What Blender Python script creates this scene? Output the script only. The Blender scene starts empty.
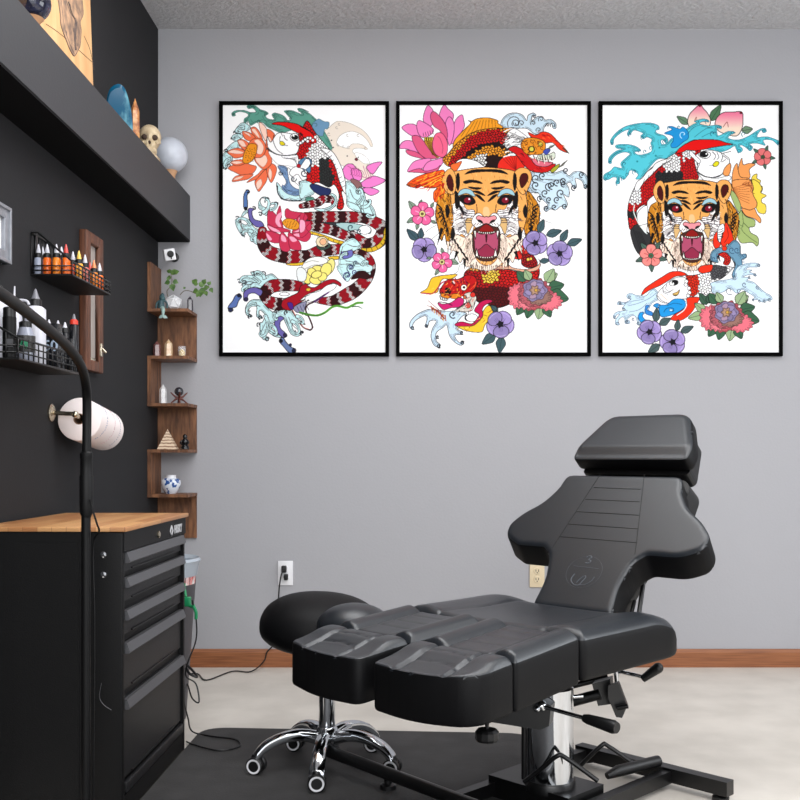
import bpy, bmesh, math, random
import numpy as np
from mathutils import Vector, Matrix
from mathutils.geometry import delaunay_2d_cdt
random.seed(7)
PI = math.pi
scn = bpy.context.scene
COL = scn.collection
scn.view_settings.view_transform = 'Standard'
scn.view_settings.look = 'None'
scn.view_settings.exposure = 0
scn.view_settings.gamma = 1

# ---------------------------------------------------------------- camera
cam = bpy.data.cameras.new('camera'); co = bpy.data.objects.new('camera', cam); COL.objects.link(co)
co.location = (0, 0, 1.0); co.rotation_euler = (PI/2, 0, 0)
cam.lens = 45; cam.sensor_width = 36; cam.sensor_fit = 'HORIZONTAL'
cam.shift_x = -17/800; cam.shift_y = 55/800; cam.clip_start = .05
scn.camera = co

def P(x, y, Y):                     # point seen at (x, y) at depth Y
    return Vector(((x-417)*Y/1000, Y, 1-(y-455)*Y/1000))
def PX(x, y, X):                    # point seen at (x, y) on the plane X = const
    return P(x, y, X*1000/(x-417))

# ---------------------------------------------------------------- materials
def s2l(c): return tuple(((v/255)/12.92 if v/255 <= .04045 else ((v/255+.055)/1.055)**2.4) for v in c)
def mat(name, rgb, rough=.5, metal=0, spec=.5, bump=0, bscale=200, var=0, vscale=8, coat=0, trans=0, alpha=1, rgb2=None, vdist=None):
    m = bpy.data.materials.new(name); m.use_nodes = True
    nt = m.node_tree; b = nt.nodes['Principled BSDF']
    c = s2l(rgb)
    b.inputs['Base Color'].default_value = (*c, 1)
    b.inputs['Roughness'].default_value = rough
    b.inputs['Metallic'].default_value = metal
    b.inputs['Specular IOR Level'].default_value = spec
    b.inputs['Coat Weight'].default_value = coat
    b.inputs['Transmission Weight'].default_value = trans
    b.inputs['Alpha'].default_value = alpha
    tc = nt.nodes.new('ShaderNodeTexCoord')
    if var or rgb2:
        n = nt.nodes.new('ShaderNodeTexNoise'); n.inputs['Scale'].default_value = vscale; n.inputs['Detail'].default_value = 5
        mp = nt.nodes.new('ShaderNodeMapping')
        if vdist: mp.inputs['Scale'].default_value = vdist
        nt.links.new(tc.outputs['Object'], mp.inputs[0]); nt.links.new(mp.outputs[0], n.inputs['Vector'])
        r = nt.nodes.new('ShaderNodeValToRGB')
        c2 = s2l(rgb2) if rgb2 else tuple(v*(1-var) for v in c)
        r.color_ramp.elements[0].position = .35; r.color_ramp.elements[1].position = .65
        r.color_ramp.elements[0].color = (*c2, 1); r.color_ramp.elements[1].color = (*c, 1)
        nt.links.new(n.outputs['Fac'], r.inputs[0]); nt.links.new(r.outputs[0], b.inputs['Base Color'])
    if bump:
        n = nt.nodes.new('ShaderNodeTexNoise'); n.inputs['Scale'].default_value = bscale; n.inputs['Detail'].default_value = 3
        nt.links.new(tc.outputs['Object'], n.inputs['Vector'])
        bp = nt.nodes.new('ShaderNodeBump'); bp.inputs['Strength'].default_value = bump; bp.inputs['Distance'].default_value = .01
        nt.links.new(n.outputs['Fac'], bp.inputs['Height']); nt.links.new(bp.outputs[0], b.inputs['Normal'])
    return m
M = {}
M['wall'] = mat('light_grey_paint', (168,168,172), .9, spec=.2, bump=.06, bscale=90)
M['dark'] = mat('charcoal_paint', (36,36,38), .75, spec=.25, bump=.05, bscale=120)
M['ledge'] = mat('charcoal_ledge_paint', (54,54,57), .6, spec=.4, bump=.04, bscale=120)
M['ceil'] = mat('stippled_ceiling', (206,206,208), .95, spec=.1, bump=.9, bscale=60, var=.12, vscale=60)
M['floor'] = mat('pale_vinyl_floor', (214,208,199), .5, spec=.35, rgb2=(200,194,185), vscale=5, bump=.03, bscale=60)
M['base'] = mat('orange_brown_wood', (156,98,60), .5, rgb2=(126,74,42), vscale=6, vdist=(1,8,30))
M['mat'] = mat('rubber_mat', (62,61,61), .65, spec=.3, rgb2=(52,51,51), vscale=9, bump=.15, bscale=160)
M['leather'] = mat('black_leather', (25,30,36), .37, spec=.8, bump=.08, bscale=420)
M['leather_shaded'] = mat('black_leather_shaded', (6,6,8), .55, spec=.22, bump=.08, bscale=420)  # darker leather copy, shade of the cushion sides put into its colour
M['pale_line'] = mat('embossed_emblem', (92,97,104), .5)
M['blackmetal'] = mat('black_painted_steel', (10,10,11), .35, spec=.5)
M['blackplastic'] = mat('black_plastic', (13,13,14), .42)
M['matteblack'] = mat('matte_black', (9,9,10), .5, spec=.25)
M['chrome'] = mat('chrome', (215,218,222), .07, metal=1)
M['nickel'] = mat('brushed_nickel', (190,180,160), .25, metal=1)
M['tool'] = mat('toolbox_black', (11,11,12), .55, spec=.25, bump=.08, bscale=300)
M['drawer'] = mat('drawer_black', (22,22,24), .5, spec=.4, bump=.1, bscale=300)
M['pull'] = mat('drawer_pull_grey', (92,92,95), .45, metal=.4)
M['white_pl'] = mat('white_plastic', (232,232,235), .35)
M['beige_pl'] = mat('beige_plastic', (222,205,172), .4)
M['silver'] = mat('silver_frame', (150,153,160), .4, metal=.3, var=.2, vscale=30)
M['walnut'] = mat('walnut_wood', (140,94,62), .5, rgb2=(86,54,34), vscale=10, vdist=(6,6,1))
M['redwood'] = mat('brown_frame_wood', (112,68,46), .5, rgb2=(80,46,30), vscale=10, vdist=(8,8,1))
M['paper'] = mat('towel_paper', (238,228,226), .9, spec=.1)
M['screen'] = mat('mirror_glass', (190,186,182), .08, metal=1)

def butcher():
    m = mat('butcher_block', (200,150,100), .4)
    nt = m.node_tree; b = nt.nodes['Principled BSDF']
    tc = nt.nodes.new('ShaderNodeTexCoord'); br = nt.nodes.new('ShaderNodeTexBrick')
    mp = nt.nodes.new('ShaderNodeMapping'); mp.inputs['Rotation'].default_value = (0, 0, PI/2)
    br.inputs['Scale'].default_value = 1; br.inputs['Brick Width'].default_value = .22; br.inputs['Row Height'].default_value = .04
    br.inputs['Mortar Size'].default_value = .0006
    br.inputs['Color1'].default_value = (*s2l((206,156,104)), 1); br.inputs['Color2'].default_value = (*s2l((172,116,72)), 1)
    br.inputs['Mortar'].default_value = (*s2l((130,84,50)), 1)
    nt.links.new(tc.outputs['Object'], mp.inputs[0]); nt.links.new(mp.outputs[0], br.inputs['Vector'])
    nt.links.new(br.outputs['Color'], b.inputs['Base Color'])
    return m
M['butcher'] = butcher()

# ---------------------------------------------------------------- mesh builder
class MB:
    def __init__(s): s.v = []; s.f = []; s.sm = []
    def add(s, vs, fs, smooth=False):
        o = len(s.v); s.v += [Vector(p) for p in vs]
        for f in fs: s.f.append([i+o for i in f]); s.sm.append(smooth)
    def box(s, a, b, M_=None, bev=0):
        a = Vector(a); b = Vector(b)
        lo = Vector([min(a[i], b[i]) for i in range(3)]); hi = Vector([max(a[i], b[i]) for i in range(3)])
        if bev:
            bm = bmesh.new(); bmesh.ops.create_cube(bm, size=1)
            for v in bm.verts: v.co = Vector([(lo[i]+hi[i])/2 + v.co[i]*(hi[i]-lo[i]) for i in range(3)])
            bmesh.ops.bevel(bm, geom=bm.edges[:], offset=bev, segments=3, profile=.5, affect='EDGES')
            bm.verts.index_update(); bm.verts.ensure_lookup_table()
            vs = [v.co.copy() for v in bm.verts]; fs = [[v.index for v in f.verts] for f in bm.faces]; bm.free()
            if M_: vs = [M_ @ v for v in vs]
            s.add(vs, fs, True); return s
        vs = [Vector((x, y, z)) for z in (lo.z, hi.z) for y in (lo.y, hi.y) for x in (lo.x, hi.x)]
        if M_: vs = [M_ @ v for v in vs]
        s.add(vs, [(0,2,3,1),(4,5,7,6),(0,1,5,4),(2,6,7,3),(0,4,6,2),(1,3,7,5)]); return s
    def tube(s, pts, r, n=10, cap=True, ref=None):
        pts = [Vector(p) for p in pts]; rs = r if hasattr(r, '__len__') else [r]*len(pts)
        vs = []; t0 = None; nx = None
        for i, p in enumerate(pts):
            t = (pts[min(i+1, len(pts)-1)] - pts[max(i-1, 0)]).normalized()
            if nx is None:
                a = ref or (Vector((0,0,1)) if abs(t.z) < .9 else Vector((1,0,0)))
                nx = (a - t*a.dot(t)).normalized()
            else: nx = (nx - t*nx.dot(t)).normalized()
            ny = t.cross(nx)
            vs += [p + (nx*math.cos(2*PI*k/n) + ny*math.sin(2*PI*k/n))*rs[i] for k in range(n)]
        fs = [(i*n+k, i*n+(k+1)%n, (i+1)*n+(k+1)%n, (i+1)*n+k) for i in range(len(pts)-1) for k in range(n)]
        s.add(vs, fs, True)
        if cap:
            o = len(s.v)-len(vs)
            s.f.append([o+k for k in range(n)][::-1]); s.sm.append(False)
            s.f.append([o+(len(pts)-1)*n+k for k in range(n)]); s.sm.append(False)
        return s
    def lathe(s, prof, c=(0,0,0), axis=(0,0,1), n=24, smooth=True):
        axis = Vector(axis).normalized(); c = Vector(c)
        a = Vector((0,0,1)) if abs(axis.z) < .9 else Vector((1,0,0))
        nx = (a-axis*a.dot(axis)).normalized(); ny = axis.cross(nx)
        vs = []; 
        for r, h in prof:
            vs += [c + axis*h + (nx*math.cos(2*PI*k/n)+ny*math.sin(2*PI*k/n))*max(r, 1e-5) for k in range(n)]
        m = len(prof)
        s.add(vs, [(i*n+k, i*n+(k+1)%n, (i+1)*n+(k+1)%n, (i+1)*n+k) for i in range(m-1) for k in range(n)], smooth)
        o = len(s.v)-len(vs)
        if prof[0] == prof[-1]: return s
        if prof[0][0] > 1e-4: s.f.append([o+k for k in range(n)][::-1]); s.sm.append(False)
        if prof[-1][0] > 1e-4: s.f.append([o+(m-1)*n+k for k in range(n)]); s.sm.append(False)
        return s
    def prism(s, poly, h0, h1, fn):
        n = len(poly)
        vs = [fn(x, y, h0) for x, y in poly] + [fn(x, y, h1) for x, y in poly]
        s.add(vs, [list(range(n))[::-1], list(range(n, 2*n))] + [(i, (i+1)%n, n+(i+1)%n, n+i) for i in range(n)]); return s
    def ball(s, c, r, n=20, m=12, fn=None):
        c = Vector(c); vs = []
        r = Vector((r, r, r)) if not hasattr(r, '__len__') else Vector(r)
        for i in range(m+1):
            a = PI*i/m
            for k in range(n):
                d = Vector((math.sin(a)*math.cos(2*PI*k/n), math.sin(a)*math.sin(2*PI*k/n), math.cos(a)))
                q = Vector((d.x*r.x, d.y*r.y, d.z*r.z))
                if fn: q = fn(q, d)
                vs.append(c+q)
        s.add(vs, [(i*n+k, (i+1)*n+k, (i+1)*n+(k+1)%n, i*n+(k+1)%n) for i in range(m) for k in range(n)], True); return s
    def build(s, name, m, parent=None, org=None, sharp=False):
        org = Vector(org) if org is not None else (Vector(parent['_org']) if parent and '_org' in parent else Vector((0,0,0)))
        me = bpy.data.meshes.new(name)
        me.from_pydata([p-org for p in s.v], [], s.f)
        me.polygons.foreach_set('use_smooth', s.sm)
        me.validate(); 
        bm = bmesh.new(); bm.from_mesh(me); bmesh.ops.remove_doubles(bm, verts=bm.verts, dist=2e-6)
        bmesh.ops.recalc_face_normals(bm, faces=bm.faces)
        for e in bm.edges:
            if len(e.link_faces) == 2 and e.calc_face_angle(0) > .7: e.smooth = False
        bm.to_mesh(me); bm.free()
        me.materials.append(m)
        o = bpy.data.objects.new(name, me); COL.objects.link(o)
        if parent is not None:
            o.parent = parent; o['_org'] = list(org)
        else: o.location = org
        return o
ALLROOTS = []
def tag(o, label, cat, group=None):
    o['label'] = label; o['category'] = cat
    if group: o['group'] = group
    return o
def thing(name, label, cat, loc, group=None):
    o = bpy.data.objects.new(name, None); COL.objects.link(o); o.location = loc; o['_org'] = list(loc)
    o.empty_display_size = .05
    return tag(o, label, cat, group)
def struct(name, mb, m):
    o = mb.build(name, m); o['kind'] = 'structure'; return o
def dup(root, loc, rz=0, label=None, mats=None):
    r = root.copy(); COL.objects.link(r); r.location = loc; r.rotation_euler = (0, 0, rz)
    if label: r['label'] = label
    for ch in list(root.children):
        c = ch.copy(); COL.objects.link(c); c.parent = r
        if mats and ch.name.split('.')[0] in mats:
            c.data = ch.data.copy(); c.data.materials.clear(); c.data.materials.append(mats[ch.name.split('.')[0]])
    return r
def cat(pts, n=6, closed=False):        # Catmull-Rom
    out = []; N = len(pts); R = range(N if closed else N-1)
    for i in R:
        if closed: p = [pts[(i+k-1) % N] for k in range(4)]
        else: p = [pts[max(i-1, 0)], pts[i], pts[i+1], pts[min(i+2, N-1)]]
        for j in range(n):
            t = j/n
            out.append(tuple(.5*((2*b)+(-a+c)*t+(2*a-5*b+4*c-d)*t*t+(-a+3*b-3*c+d)*t**3) for a, b, c, d in zip(*p)))
    if not closed: out.append(tuple(pts[-1]))
    return out

# ---------------------------------------------------------------- cushions
def seg_d(pts, line):
    pts = np.asarray(pts); d = np.full(len(pts), 1e9)
    for a, b in zip(line[:-1], line[1:]):
        a = np.array(a, float); b = np.array(b, float); ab = b-a
        t = np.clip(((pts-a) @ ab)/max(ab @ ab, 1e-12), 0, 1)
        d = np.minimum(d, np.linalg.norm(pts-(a+t[:, None]*ab), axis=1))
    return d
def rounded(poly, rad, n=5):
    out = []; N = len(poly)
    rr = rad if hasattr(rad, '__len__') else [rad]*N
    for i in range(N):
        p = Vector(poly[i]); a = Vector(poly[i-1]); b = Vector(poly[(i+1) % N])
        da = (a-p); db = (b-p); r = min(rr[i], da.length*.49, db.length*.49)
        p0 = p+da.normalized()*r; p1 = p+db.normalized()*r
        for k in range(n+1):
            t = k/n; q = p0*(1-t)**2 + p*2*t*(1-t) + p1*t*t; out.append((q.x, q.y))
    return out
def resample(poly, step):
    out = []; N = len(poly)
    for i in range(N):
        a = Vector(poly[i]); b = Vector(poly[(i+1) % N]); L = (b-a).length
        if L < 1e-5: continue
        k = max(1, int(round(L/step)))
        out += [tuple(a+(b-a)*j/k) for j in range(k)]
    return out
def cushion(name, outline, T, r, xf, m, parent, crown=0, grooves=(), rb=.012, step=.011, hfun=None, mside=None, hall=None):
    ol = resample(outline, step); N = len(ol)
    arr = np.array(ol); x0, y0 = arr.min(0); x1, y1 = arr.max(0)
    gx, gy = np.meshgrid(np.arange(x0, x1, step*.8), np.arange(y0, y1, step*.8)); g = np.stack([gx.ravel(), gy.ravel()], 1)
    closed = ol+[ol[0]]
    px = arr[:, 0]; py = arr[:, 1]; qx = np.roll(px, -1); qy = np.roll(py, -1)
    ins = np.zeros(len(g), bool)
    for i in range(N):
        c = ((py[i] > g[:, 1]) != (qy[i] > g[:, 1]))
        with np.errstate(all='ignore'):
            ins ^= c & (g[:, 0] < (qx[i]-px[i])*(g[:, 1]-py[i])/(qy[i]-py[i]+1e-15)+px[i])
    g = g[ins]; d = seg_d(g, closed); g = g[d > r*.12+.002]
    # rings for the rounded edge
    cen = []
    for i in range(N):
        t = Vector(ol[(i+1) % N])-Vector(ol[i-1]); nrm = Vector((-t.y, t.x)).normalized()
        for k in (.1, .3, .6): 
            for sg in (1, -1):
                q = Vector(ol[i])+nrm*sg*r*k
                cen.append((q.x, q.y))
    cen = np.array(cen)
    ins = np.zeros(len(cen), bool)
    for i in range(N):
        c = ((py[i] > cen[:, 1]) != (qy[i] > cen[:, 1]))
        ins ^= c & (cen[:, 0] < (qx[i]-px[i])*(cen[:, 1]-py[i])/(qy[i]-py[i]+1e-15)+px[i])
    cen = cen[ins]; dd = seg_d(cen, closed); cen = cen[dd > r*.08]
    pts = [Vector(p) for p in ol]+[Vector(p) for p in cen]+[Vector(p) for p in g]
    vs, es, fs, *_ = delaunay_2d_cdt(pts, [(i, (i+1) % N) for i in range(N)], [], 1, 1e-5)
    A = np.array([(v.x, v.y) for v in vs]); d = seg_d(A, closed)
    def prof(d, r): 
        q = np.clip(d, 0, r); return -r+np.sqrt(np.maximum(r*r-(r-q)**2, 0))
    h = T+prof(d, r)
    dm = d.max(); h = h+crown*(1-(1-np.clip(d/dm, 0, 1))**2)
    if hall: h = h+hall(A)
    if hfun: h = h+hfun(A)*np.clip(d/(r*.8), 0, 1)
    for ln, w, dep in grooves:
        q = seg_d(A, ln); h = h-dep*np.exp(-(q/w)**2)*np.clip(d/(r*.5)+.15, 0, 1)
    hb = -prof(d, rb)
    mb = MB(); n = len(vs)
    top = [xf(p[0], p[1], z) for p, z in zip(A, h)]; bot = [xf(p[0], p[1], z) for p, z in zip(A, hb)]
    mb.add(top, [list(f) for f in fs], True)
    mb.add(bot, [list(f)[::-1] for f in fs], True)
    # sides: boundary edges
    cnt = {}
    for f in fs:
        for a, b in zip(f, list(f[1:])+[f[0]]): cnt[(a, b)] = 1
    bd = [(a, b) for a, b in cnt if (b, a) not in cnt]
    for a, b in bd: mb.f.append([b, a, n+a, n+b]); mb.sm.append(True)
    nt_ = len(fs); o = mb.build(name, m, parent)
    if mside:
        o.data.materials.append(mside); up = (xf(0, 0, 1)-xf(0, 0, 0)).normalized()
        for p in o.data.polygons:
            if p.normal.dot(up) < .35: p.material_index = 1  # side and bottom faces take the shade-darkened copy
    return o
# ================================================================ the setting
D = 4.72; XL = -1.222; HC = 3.01; XR = 3.4; YN = -1.6
struct('wall_back', MB().box((XL-.1, D, -.05), (XR, D+.1, HC+.1)), M['wall'])
struct('wall_left', MB().box((XL-.1, YN, -.05), (XL, D, HC+.1)), M['dark'])
struct('floor', MB().box((XL-.1, YN, -.05), (XR, D, 0)), M['floor'])
struct('ceiling', MB().box((XL, YN, HC), (XR, D, HC+.1)), M['ceil'])
struct('wall_right', MB().box((XR, YN, -.05), (XR+.1, D+.1, HC+.1)), M['wall'])
bb = MB(); bb.prism([(D, 0), (D-.014, 0), (D-.014, .07), (D-.006, .085), (D, .085)], XL, XR, lambda y, z, x: Vector((x, y, z)))
struct('baseboard_back', bb, M['base'])
LX = -1.071
struct('trim_1', MB().box((XL, YN, 2.012), (LX, D, 2.222)), M['ledge'])
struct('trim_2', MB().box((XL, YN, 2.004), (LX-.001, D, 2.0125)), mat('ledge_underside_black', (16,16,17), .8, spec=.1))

# world, window lamp and added fill lights
w = bpy.data.worlds.new('world'); scn.world = w; w.use_nodes = True
bg = w.node_tree.nodes['Background']; bg.inputs[0].default_value = (.92, .95, 1, 1); bg.inputs[1].default_value = 1.9
def area(name, loc, rot, sx, sy, pw, col=(1,1,1)):
    l = bpy.data.lights.new(name, 'AREA'); l.shape = 'RECTANGLE'; l.size = sx; l.size_y = sy; l.energy = pw; l.color = col
    o = bpy.data.objects.new(name, l); COL.objects.link(o); o.location = loc; o.rotation_euler = rot; return o
area('ceiling_fill', (1.3, 1.9, HC-.03), (0, 0, 0), 2.2, 1.8, 52, (1, .985, .975))  # unseen area light added under the ceiling for overhead fill
area('ceiling_fill_left', (-.25, 2.9, HC-.03), (0, 0, 0), 1.3, 1.5, 36, (.97, .98, 1))  # added without a visible source, to give the backrest a sheen
area('window_lamp', (XR-.05, 2.2, 1.7), (0, PI/2, 0), 1.6, 2.0, 50, (.92, .96, 1))
area('front_fill', (.2, -1.2, 2.5), (math.radians(64), 0, 0), 2.8, 1.5, 92, (.99, .985, .98))  # added high behind the camera for leather sheen and fill

# ================================================================ tattoo chair
S = Vector((.19, 2.73, 0)); U = Vector((math.cos(PI/4), math.sin(PI/4), 0)); V = Vector((-U.y, U.x, 0)); Z = Vector((0, 0, 1))
def C(u, v, z): return S+U*u+V*v+Z*z
def plane_xf(u0, z0, tilt, yaw=0, v0=0):
    A = U*math.cos(tilt)+Z*math.sin(tilt); Nn = -U*math.sin(tilt)+Z*math.cos(tilt)
    return lambda a, b, h: C(u0, v0, z0)+A*a+V*b+Nn*h
chair = thing('tattoo_chair', 'black leather reclining tattoo chair with two leg pads on a chrome column', 'chair', C(.22, 0, 0))
# seat
T = .12
so = rounded([(0, -.32), (.46, -.32), (.545, -.25), (.545, .25), (.46, .32), (0, .32)], [.02, .12, .10, .10, .12, .02])
seat_xf = lambda a, b, h: C(a, b, .43+h)
def seat_h(A):
    u, v = A[:, 0], A[:, 1]
    return .012*np.exp(-((np.abs(v)-.25)/.06)**2) - .01*np.exp(-((u-.2)/.15)**2)*np.exp(-(v/.2)**2)
cushion('seat', so, T, .03, seat_xf, M['leather'], chair, crown=.0, mside=M['leather_shaded'], hall=lambda A: -.085*np.clip((A[:, 0]-.33)/.215, 0, 1)**1.8, hfun=seat_h, grooves=[([(0.0, .19), (.48, .17)], .006, .004), ([(0.0, -.19), (.48, -.17)], .006, .004)])
# leg pads
def pad(v0, v1, skew, ui, uo, rc):
    W = v1-v0; m0, m1 = v0+W*.26, v1-W*.26
    def xf(p, q, h): return C(p, q-p*skew, .425+.1*p+h)
    def hf(A):
        u, v = A[:, 0], A[:, 1]
        side = np.exp(-((v-v0-W*.13)/.034)**2)+np.exp(-((v-v1+W*.13)/.034)**2)
        return side*np.where(u > -.262, .016, .003) + np.where(u < -.262, .010*np.exp(-((u+.30)/.05)**2)-.012*np.clip((-.33-u)/.09, 0, 1), 0)
    lg_ = [([(-.45, m0), (0, m0)], .006, .008), ([(-.45, m1), (0, m1)], .006, .008)]
    front = rounded([(uo, v0), (-.264, v0), (-.264, v1), (ui, v1), (min(ui, uo)-.014, (v0+v1)/2)], [rc, .012, .012, .025, .25], 6)
    back = rounded([(-.260, v0), (-.006, v0), (-.006, v1), (-.260, v1)], [.012, .012, .012, .012], 5)
    cushion('foot_cushion', front, .125, .016, xf, M['leather'], chair, hfun=hf, step=.0075, rb=.010, mside=M['leather_shaded'],
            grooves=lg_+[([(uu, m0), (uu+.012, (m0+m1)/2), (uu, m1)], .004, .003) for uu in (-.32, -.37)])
    cushion('leg_cushion', back, .125, .018, xf, M['leather'], chair, hfun=hf, step=.0075, rb=.010, mside=M['leather_shaded'],
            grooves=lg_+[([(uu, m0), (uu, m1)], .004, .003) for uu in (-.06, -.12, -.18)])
pad(-.315, -.006, 0, -.432, -.396, .085)
pad(.012, .315, .07, -.408, -.432, .03)
# backrest
tl = math.radians(55); bx = plane_xf(.38, .541, tl)
half = [(-.005, .145), (.09, .135), (.175, .155), (.205, .19), (.205, .30), (.235, .365), (.28, .372), (.33, .33), (.37, .27), (.43, .228), (.485, .218)]
bo = [(a, -b) for a, b in half]+[(a, b) for a, b in half[::-1]]
bo = rounded(bo, [.02, .03, .02, .012, .03, .03, .03, .03, .03, .03, .03, .03, .03, .03, .03, .03, .03, .012, .012, .02, .03, .02], 4)
gr = []
for k, a in enumerate((.24, .288, .336, .384, .43)): gr.append(([(a, -.145+.018*k*.8), (a+.002, .145-.018*k*.8)], .0022, .0028))
gr += [([(.20, .152), (.24, .143), (.485, .082)], .0022, .0028), ([(.20, -.152), (.24, -.143), (.485, -.082)], .0022, .0028)]
bxf = lambda a, b, h: bx(a, b, 0)+(U*-.44+Z*.75)*(h-.105)
cushion('backrest', bo, .105, .014, bxf, M['leather'], chair, step=.009, rb=.014, mside=M['leather_shaded'])
sm_ = MB()
for ln_, _, _ in gr: sm_.tube([bx(*(Vector(ln_[0]).lerp(Vector(ln_[-1]), k/12) if len(ln_) == 2 else Vector(cat(ln_, 6)[k])), .0) for k in range(13)], .0011, 6)
sm_.build('stitched_seams', mat('seam_black', (8,8,9), .6), chair)
# embossed emblem on the backrest
em = MB()
def bl(pts, r=.0008): em.tube([bx(a, b, .0008) for a, b in pts], r, 5)
bl([(.125+.055*math.sin(t), .055*math.cos(t)*1.15) for t in np.linspace(-.3, PI+.3, 24)], .0004)
bl([(.125+.055*math.sin(t), .055*math.cos(t)*1.15) for t in np.linspace(PI+.2, 2*PI-.2, 20)], .0004)
bl([(.142, .045), (.140, -.048)])
bl(cat([(.175, .010), (.182, .0), (.176, -.008), (.168, .0), (.164, -.010), (.156, -.004), (.156, .008)], 5), .0018)
bl(cat([(.115, .030), (.095, .036), (.080, .020), (.078, .002), (.090, -.006), (.106, -.014), (.112, -.008), (.100, .004), (.086, .012)], 5), .0014)
bl(cat([(.080, .0), (.082, -.020), (.096, -.038), (.112, -.044)], 5), .0010)
eo = em.build('embossed_emblem', M['pale_line'], chair)
# lower backrest shell
sh = rounded([(.04, -.11), (.28, -.16), (.36, -.222), (.47, -.222), (.50, -.20), (.50, .20), (.47, .222), (.36, .222), (.28, .16), (.04, .11)], .02)
shm = MB(); shm.prism(sh, -.125, -.05, lambda a, b, h: bx(a, b, h)); shm.build('back_shell', M['blackplastic'], chair)
# headrest
hx = plane_xf(.685, .985, math.radians(47))
ho = rounded([(0, -.215), (.055, -.218), (.20, -.150), (.20, .150), (.055, .218), (0, .215)], [.02, .03, .04, .04, .03, .02], 5)
cushion('headrest', ho, .072, .020, lambda a, b, h: hx(a, b, h-.060), M['leather'], chair, step=.009, rb=.02, mside=M['leather_shaded'],
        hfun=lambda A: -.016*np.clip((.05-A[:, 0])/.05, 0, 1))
hb = MB(); hb.box((-.012, -.19, -.12), (.15, .19, -.075), Matrix.Identity(4)); 
hbv = MB(); hbv.prism(rounded([(-.012, -.205), (.16, -.16), (.16, .16), (-.012, .205)], .03), -.115, -.058, hx); hbv.build('headrest_mount', M['blackplastic'], chair)
ps = MB()
for s_ in (-.07, .07): ps.tube([bx(.38, s_, -.11), hx(.08, s_, -.10)], .009)
ps.build('headrest_post', M['blackmetal'], chair)
# frame below the seat
fr = MB()
for v in (-.17, .17): fr.tube([C(-.28, v, .385), C(.0, v, .405), C(.44, v, .405)], .016, 8)
fr.box((0, 0, 0), (0, 0, 0)) if False else None
def cbox(mb, u0, u1, v0, v1, z0, z1):
    vs = [C(u, v, z) for z in (z0, z1) for v in (v0, v1) for u in (u0, u1)]
    mb.add(vs, [(0,2,3,1),(4,5,7,6),(0,1,5,4),(2,6,7,3),(0,4,6,2),(1,3,7,5)]); return mb
cbox(fr, .02, .40, -.14, .14, .375, .425)
cbox(fr, -.02, .16, -.09, .09, .32, .38)
fr.build('seat_frame', M['blackmetal'], chair)
kb = MB(); kc = P(487, 735, 2.42)
kb.lathe([(.004, .03), (.006, .0)], kc)
kb = MB(); kb.lathe([(.005, .045), (.005, .014)], kc)
kb.lathe([(.026, -.014), (.029, -.008), (.029, .008), (.024, .014), (.005, .016)], kc, n=12, smooth=False)
kb.build('adjusting_knob', M['blackplastic'], chair)
gs = MB(); gs.tube([bx(.20, -.13, -.11), C(.41, -.2, .42)], .007); gs.tube([bx(.10, -.13, -.11), C(.38, -.18, .42)], .006)
gs.build('gas_strut', M['blackmetal'], chair)
# lift column
PC = P(550, 785, 2.82); PC.z = 0; pc = Vector((PC.x, PC.y, 0))
cl = MB(); cl.lathe([(.066, .07), (.066, .345), (.058, .35), (.058, .36)], pc, n=40); cl.build('lift_column', M['chrome'], chair)
c2 = MB(); c2.lathe([(.071, .06), (.071, .085), (.067, .09)], pc, n=40)
c2.tube([pc+Vector((-.074, -.01, .09)), pc+Vector((-.074, -.01, .35))], .008); c2.build('collar_and_edge_reflection', M['blackmetal'], chair)  # black side tube stands in for the dark reflection along the chrome edge
# lever in front, chrome rod with a black grip
lv = thing  # noqa
l0 = P(541, 706, 2.70); l1 = P(584, 718, 2.58); l2 = P(617, 728, 2.50)
r1 = MB(); r1.tube([l0, l1], .0055); r1.ball(l0, .016); rod = r1.build('height_lever', M['chrome'], chair)
g1 = MB(); g1.tube([l1, l1+(l2-l1)*.12, l1+(l2-l1)*.9, l2], [.010, .013, .0175, .014], 16); g1.build('grip', M['blackplastic'], rod)
l0 = P(605, 671, 3.05); l1 = P(644, 677, 3.0); l2 = P(658, 668, 2.98)
r1 = MB(); r1.tube([l0, P(622, 672, 3.02), l1], .006); rod = r1.build('recline_lever', M['chrome'], chair)
g1 = MB(); g1.tube([l1+Vector((-.004,0,-.006)), l2], [.011, .016], 14); g1.ball(l2, .016); g1.build('grip', M['blackplastic'], rod)
# hinge bracket and cross tubes below the seat
hb = MB()
def plate(mb, px, Y, th=.012):
    a = [P(x, y, Y) for x, y in px]; b = [p+Vector((.35, .94, 0))*th for p in a]; n = len(px)
    mb.add(a+b, [list(range(n)), list(range(n, 2*n))[::-1]]+[(i, (i+1)%n, n+(i+1)%n, n+i) for i in range(n)])
plate(hb, [(592,684),(610,679),(612,704),(598,706)], 2.92, .05); hb.build('hinge_plate', M['blackmetal'], chair); hb = MB()
plate(hb, [(608,686),(618,682),(627,706),(622,718),(616,717),(608,698)], 2.88, .02)
hb.build('hinge_arm', M['blackmetal'], chair); hb = MB()
plate(hb, [(478,712),(535,697),(551,706),(549,726),(540,730),(490,722)], 2.70, .05)
hb.build('tilt_bracket', M['blackmetal'], chair)
hb = MB(); hb.tube([P(563, 704, 2.95), P(600, 694, 2.92)], .016); hb.build('tilt_actuator', M['blackmetal'], chair)
hb = MB(); hb.tube([P(556, 690, 3.0), P(608, 677, 2.98)], .009); hb.build('cross_tube', M['blackmetal'], chair)
hb = MB(); hb.tube([P(617, 708, 2.87), P(628, 706, 2.86)], .007); hb.build('bolt', M['blackmetal'], chair)
ch = MB(); ch.tube([P(616, 672, 2.95), P(617, 684, 2.95)], .007); ch.build('hinge_pin', M['chrome'], chair)
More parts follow.
